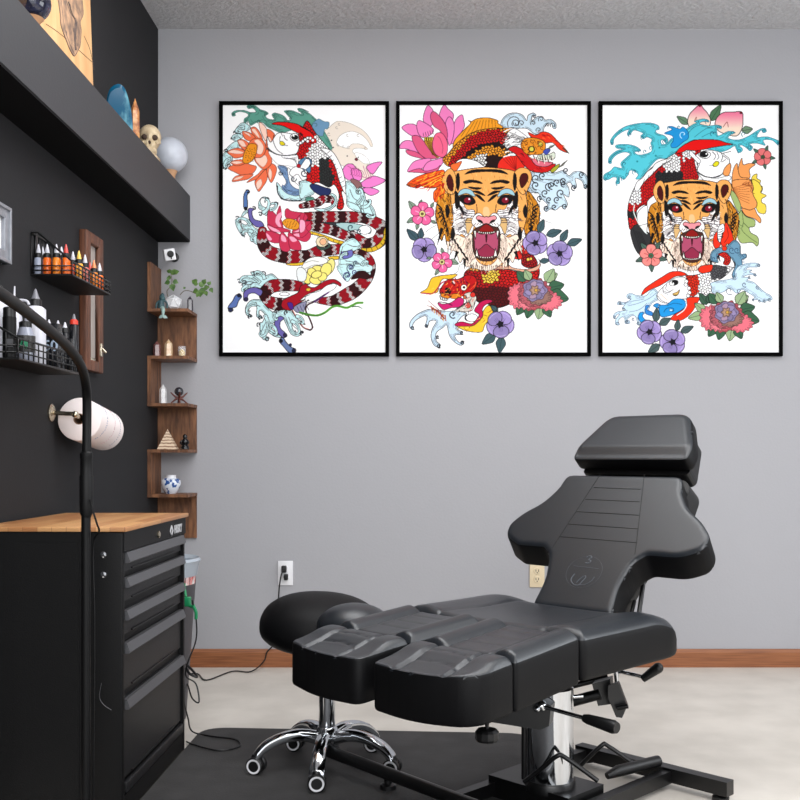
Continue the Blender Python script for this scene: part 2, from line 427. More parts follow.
ch = MB(); ch.tube([P(571, 697, 2.85), P(583, 696, 2.85)], .006); ch.build('hinge_pin', M['chrome'], chair)
ch = MB(); ch.ball(P(537, 709, 2.69), .009); ch.build('bolt', M['chrome'], chair)
# base frame
bs = MB()
cbox(bs, .135, .30, -.175, .11, .0, .072)
for v in (-.20, .105): cbox(bs, -.05, .62, v-.02, v+.012, .018, .055)
bs.build('base_frame', M['blackmetal'], chair)
bs = MB()
bs.tube([C(-.05, -.42, .04), C(-.05, .63, .075)], .019, 12)
bs.build('foot_crossbar', M['blackmetal'], chair)
bs = MB(); cbox(bs, .585, .625, -.40, .13, .02, .062); bs.build('head_crossbar', M['blackmetal'], chair)
for (u, v, zt) in ((-.05, -.40, .03), (-.03, .36, .03), (.605, -.37, .02), (.605, .10, .02)):
    f = MB(); f.lathe([(.024, 0), (.024, .012), (.012, .016), (.012, zt+.005)], C(u, v, 0.0 if (v < 0 and u > .3) else .012)); f.build('levelling_foot', M['blackplastic'], chair)
pdl = MB(); pdl.tube(cat([P(524, 782, 2.76), P(541, 769, 2.74), P(557, 756, 2.72), P(566, 758, 2.72), P(598, 781, 2.70)], 4), .0065)
pdl.build('foot_pedal', M['blackmetal'], chair)
pdl = MB(); pdl.tube(cat([P(578, 768, 3.02), P(601, 746, 3.0), P(608, 746, 3.0), P(634, 764, 2.98)], 4), .0065); pdl.build('foot_pedal', M['blackmetal'], chair)
dm = MB(); dm.tube([P(607, 776, 2.90), P(618, 771, 2.92), P(658, 761, 3.02)], [.010, .017, .017], 14); dm.build('damper', M['blackplastic'], chair)

# ================================================================ stool
sc0 = P(327, 771, 3.165); sc = Vector((sc0.x, sc0.y, .0125))
stool = thing('saddle_stool', 'round black stool on a chrome five-star base behind the leg pads', 'stool', sc)
def sadd(q, d):
    t = q.copy(); t.z += .035*(d.x)**2*0 - .0
    return t
# padded saddle seat: upright outline swept over an egg shape
st = MB(); c0 = P(322, 630, 3.3)
def egg(q, d):
    q = q.copy()
    q.z *= (1.0 + .12*d.x) if d.z > 0 else .95
    q.z += -.02*d.x*abs(d.x) + .0
    if d.z < 0: q.z *= .8
    return q
def sup(d, p): return math.copysign(abs(d)**p, d)
def egg2(q, d):
    return Vector((.205*sup(d.x, .9), .20*d.y, (.125 if d.z > 0 else .080)*sup(d.z, .85) - .03*(d.x+.3)*(1 if d.x < 0 else .3)*0 - .012*d.x))
st.ball(c0, 1, 40, 24, egg2); st.build('seat', M['leather_shaded'], stool)
hm = MB(); hc = P(354, 625, 3.10); hm.ball(hc, (.115, .10, .068), 28, 16); hm.build('seat_horn', M['leather'], stool)
cm = MB(); cm.lathe([(.026, .105), (.026, .36), (.02, .365)], sc, n=28); cm.build('gas_column', M['chrome'], stool)
pt = MB(); pt.box(sc+Vector((-.08, -.06, .365)), sc+Vector((.08, .08, .395))); pt.build('seat_plate', M['blackmetal'], stool)
hub = MB(); hub.lathe([(.028, .045), (.038, .06), (.04, .10), (.032, .125), (.027, .13)], sc, n=28); hub.build('hub', M['chrome'], stool)
a0 = -PI/2-.045
for k in range(5):
    a = a0+k*2*PI/5; d = Vector((math.cos(a), math.sin(a), 0)); sd = Vector((-d.y, d.x, 0))
    prof = cat([(.02, .092, .023, .024), (.08, .108, .022, .019), (.14, .103, .021, .017), (.19, .082, .022, .018), (.218, .058, .025, .018), (.230, .046, .023, .014)], 4)
    lg = MB(); vs = []; n = 12
    for (rr, z, hw, ht) in prof:
        for j in range(n):
            t = 2*PI*j/n; vs.append(sc+d*rr+Z*(z+ht*sup(math.sin(t), .7))+sd*hw*sup(math.cos(t), .8))
    m_ = len(prof)
    lg.add(vs, [(i*n+j, i*n+(j+1)%n, (i+1)*n+(j+1)%n, (i+1)*n+j) for i in range(m_-1) for j in range(n)]+[list(range(n)), [(m_-1)*n+j for j in range(n)]], True)
    leg = lg.build('leg', M['chrome'], stool)
    ca = [1.0, .4, 2.2, -.5, .2][k]; w_ = Vector((math.cos(ca), math.sin(ca), 0))
    cc = sc+d*.222+Z*.026
    ax = Vector((math.cos(a0+.12), math.sin(a0+.12), 0)) if k in (0,) else Vector((-.25, -.97, 0)).normalized()
    wh = MB()
    for s_ in (-1, 1): wh.lathe([(.024, -.009), (.027, -.006), (.027, .006), (.023, .009)], cc+ax*s_*.015, ax, 24)
    wh.lathe([(.016, .0), (.019, .012), (.012, .03)], cc+Z*.004)
    w1 = wh.build('caster', M['blackplastic'], leg)
    rg = MB(); rg.lathe([(.0155, .0), (.0175, .001), (.0225, .001), (.0225, .0), (.0155, 0)], cc+ax*.0235, ax, 28)
    rg.build('caster_ring', M['white_pl'], leg)

# ================================================================ mat, outlets, cables
mo = rounded([(-.775, 3.63), (-.84, .9), (.60, .9), (.40, 3.55), ], [.10, .1, .1, .09], 8)
mm = MB(); mm.prism(mo, 0.0005, .012, lambda x, y, z: Vector((x, y, z))); tag(mm.build('floor_mat', M['mat']), 'dark grey rubber anti-fatigue mat on the floor under the chair', 'mat')
def outlet(px, py, Wd, Hd, m, label, plug):
    c = P(px, py, D-.001); t = thing('wall_outlet', label, 'outlet', c, 'outlets on the grey wall')
    p = MB(); p.box(c+Vector((-Wd/2, -.006, -Hd/2)), c+Vector((Wd/2, .0005, Hd/2)), bev=.002); p.build('cover_plate', m, t)
    for s_ in (-1, 1):
        f = MB(); f.lathe([(.0165, 0), (.0165, .004), (.015, .005)], c+Vector((0, -.005, s_*.02)), (0, -1, 0), 20); fo = f.build('socket', m, t)
        h = MB()
        for dx in (-.006, .006): h.box(c+Vector((dx-.0015, -.0108, s_*.02-.003)), c+Vector((dx+.0015, -.0098, s_*.02+.007)))
        h.ball(c+Vector((0, -.0100, s_*.02-.008)), .0028, 10, 6)
        h.build('slot', M['blackplastic'], fo)
outlet(285.5, 573, .070, .115, M['white_pl'], 'white wall outlet with a black cord plugged in above the stool', True)
outlet(537, 575, .070, .115, M['beige_pl'], 'beige wall outlet half hidden behind the chair backrest', False)
def cable(name, pts, r, label, m=None, plug=None):
    b = MB(); b.tube(cat(pts, 6), r, 6)
    if plug: plug(b)
    return tag(b.build(name, m or M['blackplastic']), label, 'cable')
fy = D-.02
def plug(b):
    c = P(284, 569, D-.02); b.box(c+Vector((-.011, -.016, -.016)), c+Vector((.012, .010, .016)), bev=.004)
    c = P(286, 577, D-.02); b.box(c+Vector((-.009, -.012, -.014)), c+Vector((.010, .010, .014)), bev=.004)
cable('power_cord', [P(284, 568, D-.035), P(281, 576, D-.04), P(279, 590, D-.03), P(278, 610, D-.02), P(276, 640, D-.02), P(267, 652, D-.02), P(264, 661, D-.025),
      (-.76, 4.58, .008), (-.85, 4.60, .005), (-.93, 4.42, .005), (-1.0, 4.55, .005), (-1.06, 4.5, .005), (-1.10, 4.3, .005), (-1.05, 4.05, .006)], .0032,
      'thin black power cord running from the white outlet down along the baseboard', plug=plug)
cable('looped_cable', [P(192, 600, 3.58), P(196, 618, 3.58), P(196, 640, 3.55), P(188, 662, 3.5), P(186, 676, 3.5), P(196, 684, 3.5), P(199, 702, 3.46), P(192, 698, 3.46), P(187, 684, 3.48),
      P(184, 700, 3.44), P(188, 718, 3.5), (-.80, 3.56, .016), (-.72, 3.5, .016), (-.63, 3.46, .016), (-.60, 3.38, .016), (-.66, 3.33, .016), (-.76, 3.40, .016), (-.80, 3.47, .006)], .0028,
      'thin black cable looping behind the tool cabinet onto the mat')
cable('extension_cable', [P(186, 664, 3.62), P(193, 671, 3.62), P(197, 677, 3.6), P(190, 674, 3.6), P(186, 668, 3.62)], .0045, 'short black knotted cable end hanging beside the tool cabinet')

# ================================================================ tool cabinet
K0 = Vector((-.803, 2.73, 0)); ky = Vector((.021, 1, 0)).normalized(); kx = Vector((ky.y, -ky.x, 0))
def K(x, y, z): return K0+kx*x+ky*y+Z*z      # x out of the drawer front, y along it
cab = thing('tool_cabinet', 'black steel rolling tool cabinet with a wooden worktop and five drawers', 'cabinet', K(-.2, .33, 0))
def kbox(mb, x0, x1, y0, y1, z0, z1, bev=0):
    mt = Matrix(((kx.x, ky.x, 0, K0.x), (kx.y, ky.y, 0, K0.y), (0, 0, 1, 0), (0, 0, 0, 1)))
    mb.box((x0, y0, z0), (x1, y1, z1), mt, bev); return mb
b = MB(); kbox(b, -.404, -.015, .0, .660, .0, .790); 
kbox(b, -.09, .0, -.004, .018, 0, .790, .004); kbox(b, -.03, .0, .650, .664, 0, .790)
kbox(b, -.03, -.002, .0, .66, .0, .062); kbox(b, -.03, .004, .0, .664, .735, .790)
kbox(b, -.30, -.12, -.003, .0, .03, .76)
b.build('cabinet_body', M['tool'], cab)
b = MB(); kbox(b, -.41, .012, -.008, .672, .7905, .803, .002); b.build('worktop', M['butcher'], cab)
dz = [(.745, .672), (.668, .59), (.585, .497), (.492, .345), (.340, .10)]
pz = [(.732, .702), (.661, .634), (.571, .544), (.481, .452), (.326, .298)]
for (z1, z0), (p1, p0) in zip(dz, pz):
    d_ = MB(); kbox(d_, -.02, -.008, .022, .642, z0+.006, p0); kbox(d_, -.02, -.008, .022, .642, p0, z1-.012)
    kbox(d_, -.02, -.004, .10, .56, z0+.008, z0+.012)
    do = d_.build('drawer', M['drawer'], cab)
    h = MB(); h.prism([(-.010, p0), (.008, p0), (.012, p0+.004), (.003, p1), (-.010, p1)], .026, .638, lambda x, z, y: K(x, y, z)); h.build('handle', M['pull'], do)
b = MB(); kbox(b, -.012, .002, .03, .64, .066, .096, .003); b.build('kick_strip', M['drawer'], cab)
b = MB(); b.lathe([(.011, 0), (.011, .004), (.008, .006)], K(.004, .33, .757), kx, 16); b.build('lock', M['nickel'], cab)
for z in (.728, .674):
    b = MB(); b.lathe([(.0085, 0), (.0085, .003), (.004, .006)], K(-.052, -.004, z), -ky, 16); b.build('screw', M['chrome'], cab)
def text_mesh(name, s, size, xax, yax, org, m, parent, ext=.0006, bold=0, sx=1):
    cu = bpy.data.curves.new(name, 'FONT'); cu.body = s; cu.size = size; cu.extrude = ext; cu.offset = bold; cu.align_x = 'CENTER'; cu.align_y = 'CENTER'
    to = bpy.data.objects.new(name, cu); COL.objects.link(to)
    dg = bpy.context.evaluated_depsgraph_get(); me = bpy.data.meshes.new_from_object(to.evaluated_get(dg)); bpy.data.objects.remove(to)
    xax = Vector(xax).normalized(); yax = Vector(yax).normalized(); zax = xax.cross(yax)
    po = Vector(parent['_org']) if parent is not None else Vector((0,0,0))
    for v in me.vertices: v.co = Vector(org)-po+xax*v.co.x*sx+yax*v.co.y+zax*v.co.z
    me.materials.clear(); me.materials.append(m); me.name = name
    o = bpy.data.objects.new(name, me); COL.objects.link(o); o.parent = parent; o['_org'] = list(po); return o
M['logo'] = mat('logo_silver', (205,205,208), .3)
text_mesh('logo_lettering', 'HUSKY', .036, ky, Z, K(.0055, .560, .757), M['logo'], cab, bold=.0012, sx=.82)
b = MB(); c_ = K(.0052, .478, .757)
b.tube([c_+ky*a+Z*z for a, z in ((-.014, 0), (0, .016), (.014, .0), (0, -.016), (-.014, 0))], .0028, 4); b.build('logo_mark', M['logo'], cab)
b = MB()
b.tube(cat([P(101.5, 683, 2.722), P(99.5, 697, 2.722), (P(104, 705, 2.722)), P(111.5, 710, 2.722)], 5), .0008, 4); b.build('scratch', M['pull'], cab)

# ================================================================ floor lamp
lb = Vector((-.762, 2.3, 0)); lamp = thing('floor_lamp', 'slender black floor lamp with an arched arm beside the tool cabinet', 'lamp', lb+Z*.012)
b = MB(); b.lathe([(.13, .012), (.13, .026), (.12, .03), (.012, .034)], lb, n=40); b.build('base', M['matteblack'], lamp)
b = MB(); b.tube([P(86, 515, 2.3), Vector((P(86, 515, 2.3).x, 2.3, .03))][::-1], .0105, 16); b.build('pole', M['matteblack'], lamp)
b = MB(); b.lathe([(.010, -.01), (.014, 0), (.0152, .02), (.0152, .085), (.0135, .088), (.0135, .125), (.0145, .128), (.0145, .138), (.011, .142)], Vector((P(86.3, 515, 2.3).x, 2.3, .866)), n=20)
b.build('swivel_grip', M['matteblack'], lamp)
arm = [(86.5, 458, 2.3), (87, 410, 2.3), (86, 386, 2.27), (81, 366, 2.18), (68, 347, 2.05), (47.5, 328.5, 1.88), (29, 314, 1.74), (11.5, 301, 1.62), (-6, 290, 1.52), (-60, 262, 1.35), (-110, 240, 1.2)]
b = MB(); b.tube(cat([tuple(P(*a)) for a in arm], 6), .0102, 14); b.build('arched_arm', M['matteblack'], lamp)
e = P(-118, 238, 1.19); b = MB(); b.lathe([(.012, .03), (.03, .025), (.07, -.03), (.075, -.05), (.07, -.05), (.03, .01)], e, n=28); b.build('lamp_shade', M['matteblack'], lamp)
b = MB(); b.tube(cat([P(90, 500, 2.28), P(92, 508, 2.27), P(97, 524, 2.27), P(99, 532, 2.29), P(93, 548, 2.31), Vector((-.742, 2.3, .60)), Vector((-.745, 2.3, .2)), Vector((-.745, 2.3, .04))], 5), .0022, 6); b.build('cable', M['matteblack'], lamp)
# ================================================================ ledge items
ZL = 2.2225
M['bone'] = mat('bone', (214,196,164), .6, rgb2=(180,158,124), vscale=40)
M['socket'] = mat('socket_brown', (58,42,32), .8)
M['whiteorb'] = mat('white_globe', (205,210,220), .35, var=.12, vscale=20)
M['agate'] = mat('blue_agate', (120,180,192), .15, rgb2=(6,74,104), vscale=16, vdist=(1,1,.5))
rp_ = [n for n in M['agate'].node_tree.nodes if n.type == 'VALTORGB'][0]; rp_.color_ramp.elements[0].position = .48; rp_.color_ramp.elements[1].position = .68
M['orange_st'] = mat('orange_crystal', (226,160,96), .2, rgb2=(150,80,44), vscale=45, coat=.4)
M['lapis'] = mat('dark_blue_stone', (40,44,70), .1, rgb2=(14,15,28), vscale=30, coat=.6)
M['tanwood'] = mat('tan_wood_panel', (226,182,130), .55, rgb2=(212,160,108), vscale=5, vdist=(4,4,1))
M['ltwood'] = mat('light_wood', (190,146,108), .5)
def obelisk(name, label, cen, w_, h_, m, top=.25, n=6, lean=(0, 0), rot=.3, group=None, cat_='crystal'):
    b = MB(); tip = Vector((lean[0], lean[1], h_))
    rs = [(.0, 1.0), (h_*(1-top), .92), (h_, .04)]
    vs = []
    for z, k in rs: vs += [Vector(cen)+Vector((math.cos(rot+2*PI*j/n)*w_/2*k+lean[0]*z/h_, math.sin(rot+2*PI*j/n)*w_/2*k+lean[1]*z/h_, z)) for j in range(n)]
    b.add(vs, [(i*n+j, i*n+(j+1)%n, (i+1)*n+(j+1)%n, (i+1)*n+j) for i in range(2) for j in range(n)]+[list(range(n))[::-1], [2*n+j for j in range(n)]])
    return tag(b.build(name, m, org=cen), label, cat_, group)
# globe on a wooden stand
gc = Vector((-1.130, 4.575, 2.372)); t = thing('globe', 'round white globe on a small wooden stand at the end of the ledge', 'globe', (gc.x, gc.y, ZL))
b = MB(); b.ball(gc, .080, 32, 20); b.build('sphere', M['whiteorb'], t)
b = MB(); b.lathe([(.040, 0), (.042, .010), (.022, .02), (.024, .055), (.036, .082), (.030, .082), (.02, .06)], (gc.x, gc.y, ZL), n=24); b.build('stand', M['ltwood'], t)
# skull
skc = Vector((-1.125, 4.21, 2.335)); t = thing('skull', 'small bone-coloured model skull on the ledge next to the white globe', 'skull', (skc.x, skc.y, ZL))
fd = Vector((.25, -.97, -.1)).normalized(); fs = Vector((.97, .25, 0)).normalized()
def skl(q, d):
    # d: z up, local front = fd
    f = d.dot(fd); s_ = d.dot(fs); u = d.z
    q = fs*s_*.047 + fd*f*.060 + Z*u*.056
    if u < 0 and f > -.2: q += Z*u*.012*(1+f); q -= fs*s_*.010*(-u)
    if f > 0:
        for e in (-1, 1):
            k = math.exp(-((s_-e*.42)**2+(u+.10)**2)/.045); q -= fd*k*.018
        k = math.exp(-(s_**2/.012+(u+.42)**2/.03)); q -= fd*k*.012
    return q
b = MB(); b.ball(skc, 1, 36, 26, skl); b.build('cranium', M['bone'], t)
b = MB(); jc = skc+fd*.022-Z*.062
b.ball(jc, 1, 24, 14, lambda q, d: fs*d.dot(fs)*.030+fd*d.dot(fd)*.034+Z*d.z*.030)
for s_ in (-1, 1): b.tube([skc+fs*s_*.038-Z*.01, skc+fs*s_*.040+fd*.018-Z*.022, skc+fs*s_*.024+fd*.046-Z*.03], .006, 8)
b.build('jaw', M['bone'], t)
b = MB(); b.box(Vector((skc.x-.035, skc.y-.03, ZL)), Vector((skc.x+.035, skc.y+.045, 2.26)), bev=.008); b.build('neck_block', M['bone'], t)
b = MB()
for s_ in (-1, 1): b.ball(skc+fs*s_*.019+fd*.043-Z*.006, 1, 16, 10, lambda q, d: fs*d.dot(fs)*.0145+fd*d.dot(fd)*.010+Z*d.z*.0125)
b.ball(skc+fd*.050-Z*.026, 1, 12, 8, lambda q, d: fs*d.dot(fs)*.006+fd*d.dot(fd)*.006+Z*d.z*.010)
b.build('eye_sockets', M['socket'], t)
b = MB()
for k in range(-4, 5): b.box(jc+fs*k*.0055+fd*(.035-abs(k)*.0016)-fs*.0022-Z*.006, jc+fs*k*.0055+fd*(.035-abs(k)*.0016)+fs*.0022+Z*.006+fd*.002)
b.build('teeth', M['bone'], t)
# agate slab and orange crystal
ac = Vector((-1.13, 3.80, ZL)); b = MB()
ol = cat([(-.062, 0), (-.066, .06), (-.062, .12), (-.045, .165), (-.01, .186), (.018, .178), (.036, .15), (.052, .10), (.062, .05), (.064, 0)], 4)
ax = Vector((.96, .28, 0)); ay = Vector((-.28, .96, 0))
vs = []
for k, (o_, sc_) in enumerate(((-.022, .90), (-.014, 1.0), (.014, 1.0), (.022, .90))): vs += [ac+ax*x*sc_*.76+Z*(z*sc_*.98+.0)+ay*o_ for x, z in ol]
n = len(ol)
b.add(vs, [(i*n+j, i*n+(j+1)%n, (i+1)*n+(j+1)%n, (i+1)*n+j) for i in range(3) for j in range(n)]+[list(range(n))[::-1], [3*n+j for j in range(n)]], False)
tag(b.build('agate_slab', M['agate'], org=ac), 'polished teal blue agate slab standing on the ledge', 'crystal')
obelisk('orange_crystal', 'narrow orange crystal point on the ledge beside the blue agate', (-1.125, 3.99, ZL), .036, .20, M['orange_st'])
# dark orb on a stand
oc = P(33, 0, 2.95); oc.x = -1.13; oc = Vector((-1.13, 2.95, 1+.455*2.95)); oc = PX(32, 3, -1.13)
t = thing('stone_orb', 'shiny dark blue stone sphere on a wooden stand at the near end of the ledge', 'orb', (oc.x, oc.y, ZL))
b = MB(); b.ball(oc, .054, 32, 20); b.build('sphere', M['lapis'], t)
b = MB(); zt = oc.z-.045
b.lathe([(.036, ZL-oc.z+oc.z-ZL), (.038, .01), (.016, .02), (.016, zt-ZL-.02), (.034, zt-ZL), (.028, zt-ZL)], (oc.x, oc.y, ZL), n=20)
b.tube(cat([oc+Vector((.0, .0, -.05)), oc+Vector((.03, .02, -.052)), oc+Vector((.055, .03, -.04))], 5), [.008]*10+[.003], 8) if False else None
b.build('stand', M['ltwood'], t)
# tan wooden panel with drawn feather/skull motif, leaning on the wall
t = thing('wood_panel', 'tan wooden panel with a dark carved drawing leaning on the wall above the ledge', 'wall art', (-1.19, 3.2, ZL))
M['ink'] = mat('sepia_ink', (120,98,84), .7, rgb2=(70,60,58), vscale=30)
def W(y, z, o=0): return Vector((-1.188-(z-ZL)*.035+o, y, z))
b = MB(); b.prism([(2.55, ZL), (3.655, ZL), (3.655, 2.93), (2.55, 2.93)], 0, .018, lambda y, z, o: W(y, z, o-.009)); b.build('board', M['tanwood'], t)
def pw(px, py):   # pixel -> panel plane
    X = -1.19
    for _ in range(4):
        p = PX(px, py, X); X = -1.188-(p.z-ZL)*.035+.0095
    return p
b = MB(); 
def flat(b, px, off=.0006):
    vs = [pw(x, y)+Vector((off, 0, 0)) for x, y in px]; b.add(vs, [list(range(len(vs)))])
for ln in ([(58,0),(60,14),(61,26),(66,40),(70,50),(74,56),(78,50),(80,45),(81,30),(80,22),(83,14),(82,0)],
           [(61,0),(62,12),(64,26),(68,40),(74,54)], [(66,0),(69,10),(72,16),(76,20),(75,32),(76,46)],
           [(70,0),(72,6),(77,12),(79,22)], [(76,4),(79,10),(80,20),(82,12)], [(64,30),(67,33),(66,38),(69,44)], [(72,24),(73,34),(72,44)], [(77,26),(77,40),(79,46)],
           [(46,24),(58,32),(72,44),(92,62)], [(84,36),(90,50),(94,70)]):
    b.tube([p for p in [pw(x, y)+Vector((.0004, 0, 0)) for x, y in cat(ln, 4)]], .0016 if len(ln) > 4 else .0008, 5)
b.tube([pw(x, y) for x, y in cat([(68,2),(71,12),(75,22),(74,34),(75,50)], 4)], [.004]*8+[.008]*5+[.006]*4, 6)
for c_, r_ in (((73,30), .009), ((76,38), .007), ((70,8), .010), ((66,33), .006), ((77,45), .006)):
    q = pw(*c_); b.ball(q, (.0015, r_, r_*1.6), 10, 6)
b.build('drawing', M['ink'], t)
b = MB()
vs = [pw(x, y)-Vector((-.0004, 0, 0)) for x, y in [(58,0),(60,14),(61,26),(66,40),(70,50),(74,56),(78,50),(80,45),(81,30),(80,22),(83,14),(82,0)]]
b.add(vs+[p+Vector((.0006, 0, 0)) for p in vs], [list(range(12)), list(range(12, 24))[::-1]]+[(i, (i+1) % 12, 12+(i+1) % 12, 12+i) for i in range(12)])
b.build('shaded_drawing', mat('drawing_wash', (196,156,122), .7, rgb2=(120,98,84), vscale=24), t)

# ================================================================ security camera
cc = P(169.5, 254.5, 4.50); t = thing('security_camera', 'small white square security camera tilted in the corner under the ledge', 'camera', cc)
R_ = Matrix.Translation(cc) @ Matrix.Rotation(.30, 4, 'Z') @ Matrix.Rotation(-.2, 4, 'Y') @ Matrix.Rotation(.25, 4, 'X')
b = MB(); b.box((-.025, -.015, -.026), (.025, .03, .026), R_, .005); b.build('body', M['white_pl'], t)
b = MB(); b.lathe([(.015, 0), (.015, .003), (.008, .004)], R_ @ Vector((.003, -.016, .003)), (R_.to_3x3() @ Vector((0, -1, 0))), 24); 
b.box((.001, -.0165, -.020), (.006, -.0150, -.008), R_); b.build('lens', M['blackplastic'], t)
b = MB(); b.tube([R_ @ Vector((0, .03, 0)), R_ @ Vector((-.01, .06, .01)), Vector((cc.x-.03, D-.01, cc.z+.03))], .007, 8); b.lathe([(.022, 0), (.022, .008), (.012, .012)], (cc.x-.03, D, cc.z+.03), (0, -1, 0), 20); b.build('mounting_arm', M['blackplastic'], t)

# ================================================================ corner shelf
t = thing('corner_shelf', 'walnut zigzag corner shelf of five tiers where the dark and grey walls meet', 'shelf', (XL+.09, D-.1, .61))
Yf = 4.527; XR_ = -1.037; th = .014
sz = [1.664, 1.450, 1.235, 1.025, .822]
xa = XL+.001; yb_ = D-.001
for z in sz:
    b = MB(); b.box((xa, Yf, z-th), (XR_, yb_, z)); b.build('shelf_board', M['walnut'], t)
def lp(z0, z1): b = MB(); b.box((xa, Yf+.002, z0), (xa+th, yb_, z1)); b.build('side_panel', M['walnut'], t)
def bp(z0, z1): b = MB(); b.box((xa+.001, yb_-th, z0), (XR_-.001, yb_, z1)); b.build('back_panel', M['walnut'], t)
lp(sz[0], 1.875); bp(sz[1], sz[0]-th); lp(sz[2], sz[1]-th); bp(sz[3], sz[2]-th); lp(sz[4], sz[3]-th); bp(.61, sz[4]-th)
E_ = .0005
# planter
M['leaf'] = mat('ivy_leaf', (96,128,58), .5, rgb2=(58,92,44), vscale=60)
M['stem'] = mat('ivy_stem', (92,84,56), .6)
def sx(px, Y): return (px-417)*Y/1000
pY = 4.62; pc_ = Vector((sx(173.5, pY), pY, sz[0])); 
t = thing('potted_ivy', 'trailing ivy in a white faceted geometric planter on the top shelf tier', 'plant', pc_)
bm = bmesh.new(); bmesh.ops.create_icosphere(bm, subdivisions=1, radius=.040)
b = MB(); b.add([Vector(v.co)+pc_+Z*.036 for v in bm.verts if True], [[v.index for v in f.verts] for f in bm.faces]); 
M['planter'] = mat('white_ceramic', (216,218,220), .3); b.build('planter', M['planter'], t)
b = MB()
for e in bm.edges: b.tube([e.verts[0].co+pc_+Z*.036, e.verts[1].co+pc_+Z*.036], .0022, 6)
bm.free(); b.build('planter_ribs', M['white_pl'], t)
stems = [[(168, 297), (167, 291), (171, 286), (172, 280), (171, 274), (173, 271)], [(180, 295), (184, 291), (190, 291), (197, 294), (201, 292), (206, 290), (209, 285)]]
b = MB()
for s_ in stems: b.tube(cat([tuple(P(x, y, pY-.03-.0*i)) for i, (x, y) in enumerate(s_)], 5), .0016, 6)
b.build('stem', M['stem'], t)
def leaf(c, d, l, w_, up):
    d = Vector(d).normalized(); s_ = d.cross(Vector((0, -1, .2))).normalized(); n_ = Vector((0, -1, .2)).normalized()
    c = Vector(c); pts = [(0, 0), (.15, .42), (.45, .5), (.75, .25), (1, 0), (.75, -.25), (.45, -.5), (.15, -.42)]
    mid = [(0, 0), (.45, 0), (1, 0)]
    vs = [c+d*l*a+s_*w_*b_+n_*(abs(b_)*.25*w_-a*a*.2*l) for a, b_ in pts]; vs.append(c+d*l*.45-n_*.0)
    return vs, [(8, i, (i+1) % 8) for i in range(8)]
b = MB(); rn = random.Random(3)
for (x, y, ang, l) in [(172,275,70,7),(171,272,160,5),(174,273,20,6),(171,277,200,5),(173,281,-20,6),(170,282,190,6),(172,284,-80,7),(169,280,120,4),
                       (197,283,150,7),(199,286,30,7),(201,288,-60,7),(198,290,200,6),(203,284,60,6),(201,290,-100,7),(196,286,100,5),(208,285,60,5),(210,288,-60,5),(205,291,-70,5),(199,293,-120,5),(204,288,10,6),(185,289,120,3)]:
    a = math.radians(ang); vs, fs = leaf(P(x, y, pY-.035-rn.random()*.03), (math.cos(a), rn.uniform(-.3, .3), math.sin(a)), l*.0046, l*.0042, 0); b.add(vs, fs, True)
b.build('leaves', M['leaf'], t)
# mermaid figurine
M['teal'] = mat('patinated_teal', (70,104,108), .5, rgb2=(40,66,74), vscale=60); M['pteal'] = mat('pale_verdigris', (150,176,170), .5)
fY = 4.545; fc = Vector((sx(161, fY), fY, sz[0])); t = thing('mermaid_figurine', 'small teal mermaid figurine sitting on the top shelf tier with its tail over the edge', 'figurine', fc)
b = MB(); q = lambda x, y, Y=fY: P(x, y, Y)
b.tube(cat([q(163, 296), q(162, 300), q(161, 304), q(161.5, 309.5)], 4), [.007, .010, .013, .015, .012, .011, .012, .014, .015, .016, .016, .014, .012][:13], 12); b.ball(q(162.5, 295.5), (.009, .009, .011))
b.tube(cat([q(161, 300), q(157, 303), q(156, 309)], 4), .0045, 8); b.tube(cat([q(163, 300), q(167, 303), q(167, 308)], 4), .0045, 8); b.build('torso', M['teal'], t)
b = MB(); b.tube(cat([q(161.5, 308), q(163, 309.5, 4.525), q(163, 314, 4.515), q(163, 317, 4.51)], 4), [.013, .012, .011, .010, .0095, .009, .008, .007, .006, .005, .005, .005, .004][:13], 10)
for e in (-1, 1): vs, fs = leaf(q(163, 316, 4.508), (e*.9, 0, -.35), .022, .016, 0); b.add(vs, fs, True)
b.build('tail', M['pteal'], t)
b = MB(); b.ball(q(162, 297, fY+.008), (.012, .010, .016)); b.build('hair', M['teal'], t)
M['smoky'] = mat('smoky_crystal', (66,60,70), .2, rgb2=(38,34,42), vscale=50, coat=.4)
obelisk('dark_crystal', 'dark smoky crystal point at the right end of the top shelf tier', (sx(190, 4.6), 4.6, sz[0]), .028, .066, M['smoky'], group='crystals on the corner shelf')
M['redst'] = mat('red_brown_crystal', (132,88,84), .25, rgb2=(96,58,56), vscale=50, coat=.3)
M['creamst'] = mat('cream_crystal', (228,204,168), .25, rgb2=(208,168,126), vscale=40, coat=.3)
M['whitest'] = mat('white_crystal', (226,226,226), .25, rgb2=(186,186,188), vscale=50, coat=.3)
obelisk('red_crystal', 'red brown crystal point on the second shelf tier', (sx(157, 4.60), 4.60, sz[1]), .036, .074, M['redst'], group='crystals on the corner shelf')
obelisk('cream_crystal', 'cream coloured crystal tower in the middle of the second shelf tier', (sx(168.5, 4.60), 4.60, sz[1]), .037, .082, M['creamst'], group='crystals on the corner shelf')
obelisk('white_crystal', 'white marble-like crystal tower on the third shelf tier', (sx(163, 4.60), 4.60, sz[2]), .035, .090, M['whitest'], group='crystals on the corner shelf')
# candle in a glass
M['glass'] = mat('thin_glass', (235,235,240), .02, alpha=.18)
M['candle'] = mat('yellow_wax', (236,208,130), .4)
cc = Vector((sx(182, 4.60), 4.60, sz[1])); t = thing('candle_glass', 'small yellow candle inside a clear glass on the second shelf tier', 'candle', cc)
b = MB(); b.lathe([(.0135, .002), (.0135, .028), (.006, .036)], cc, n=20); b.build('candle', M['candle'], t)
b = MB(); b.lathe([(.017, .0), (.018, .05), (.0165, .05), (.0155, .001)], cc, n=24); b.build('glass', M['glass'], t)
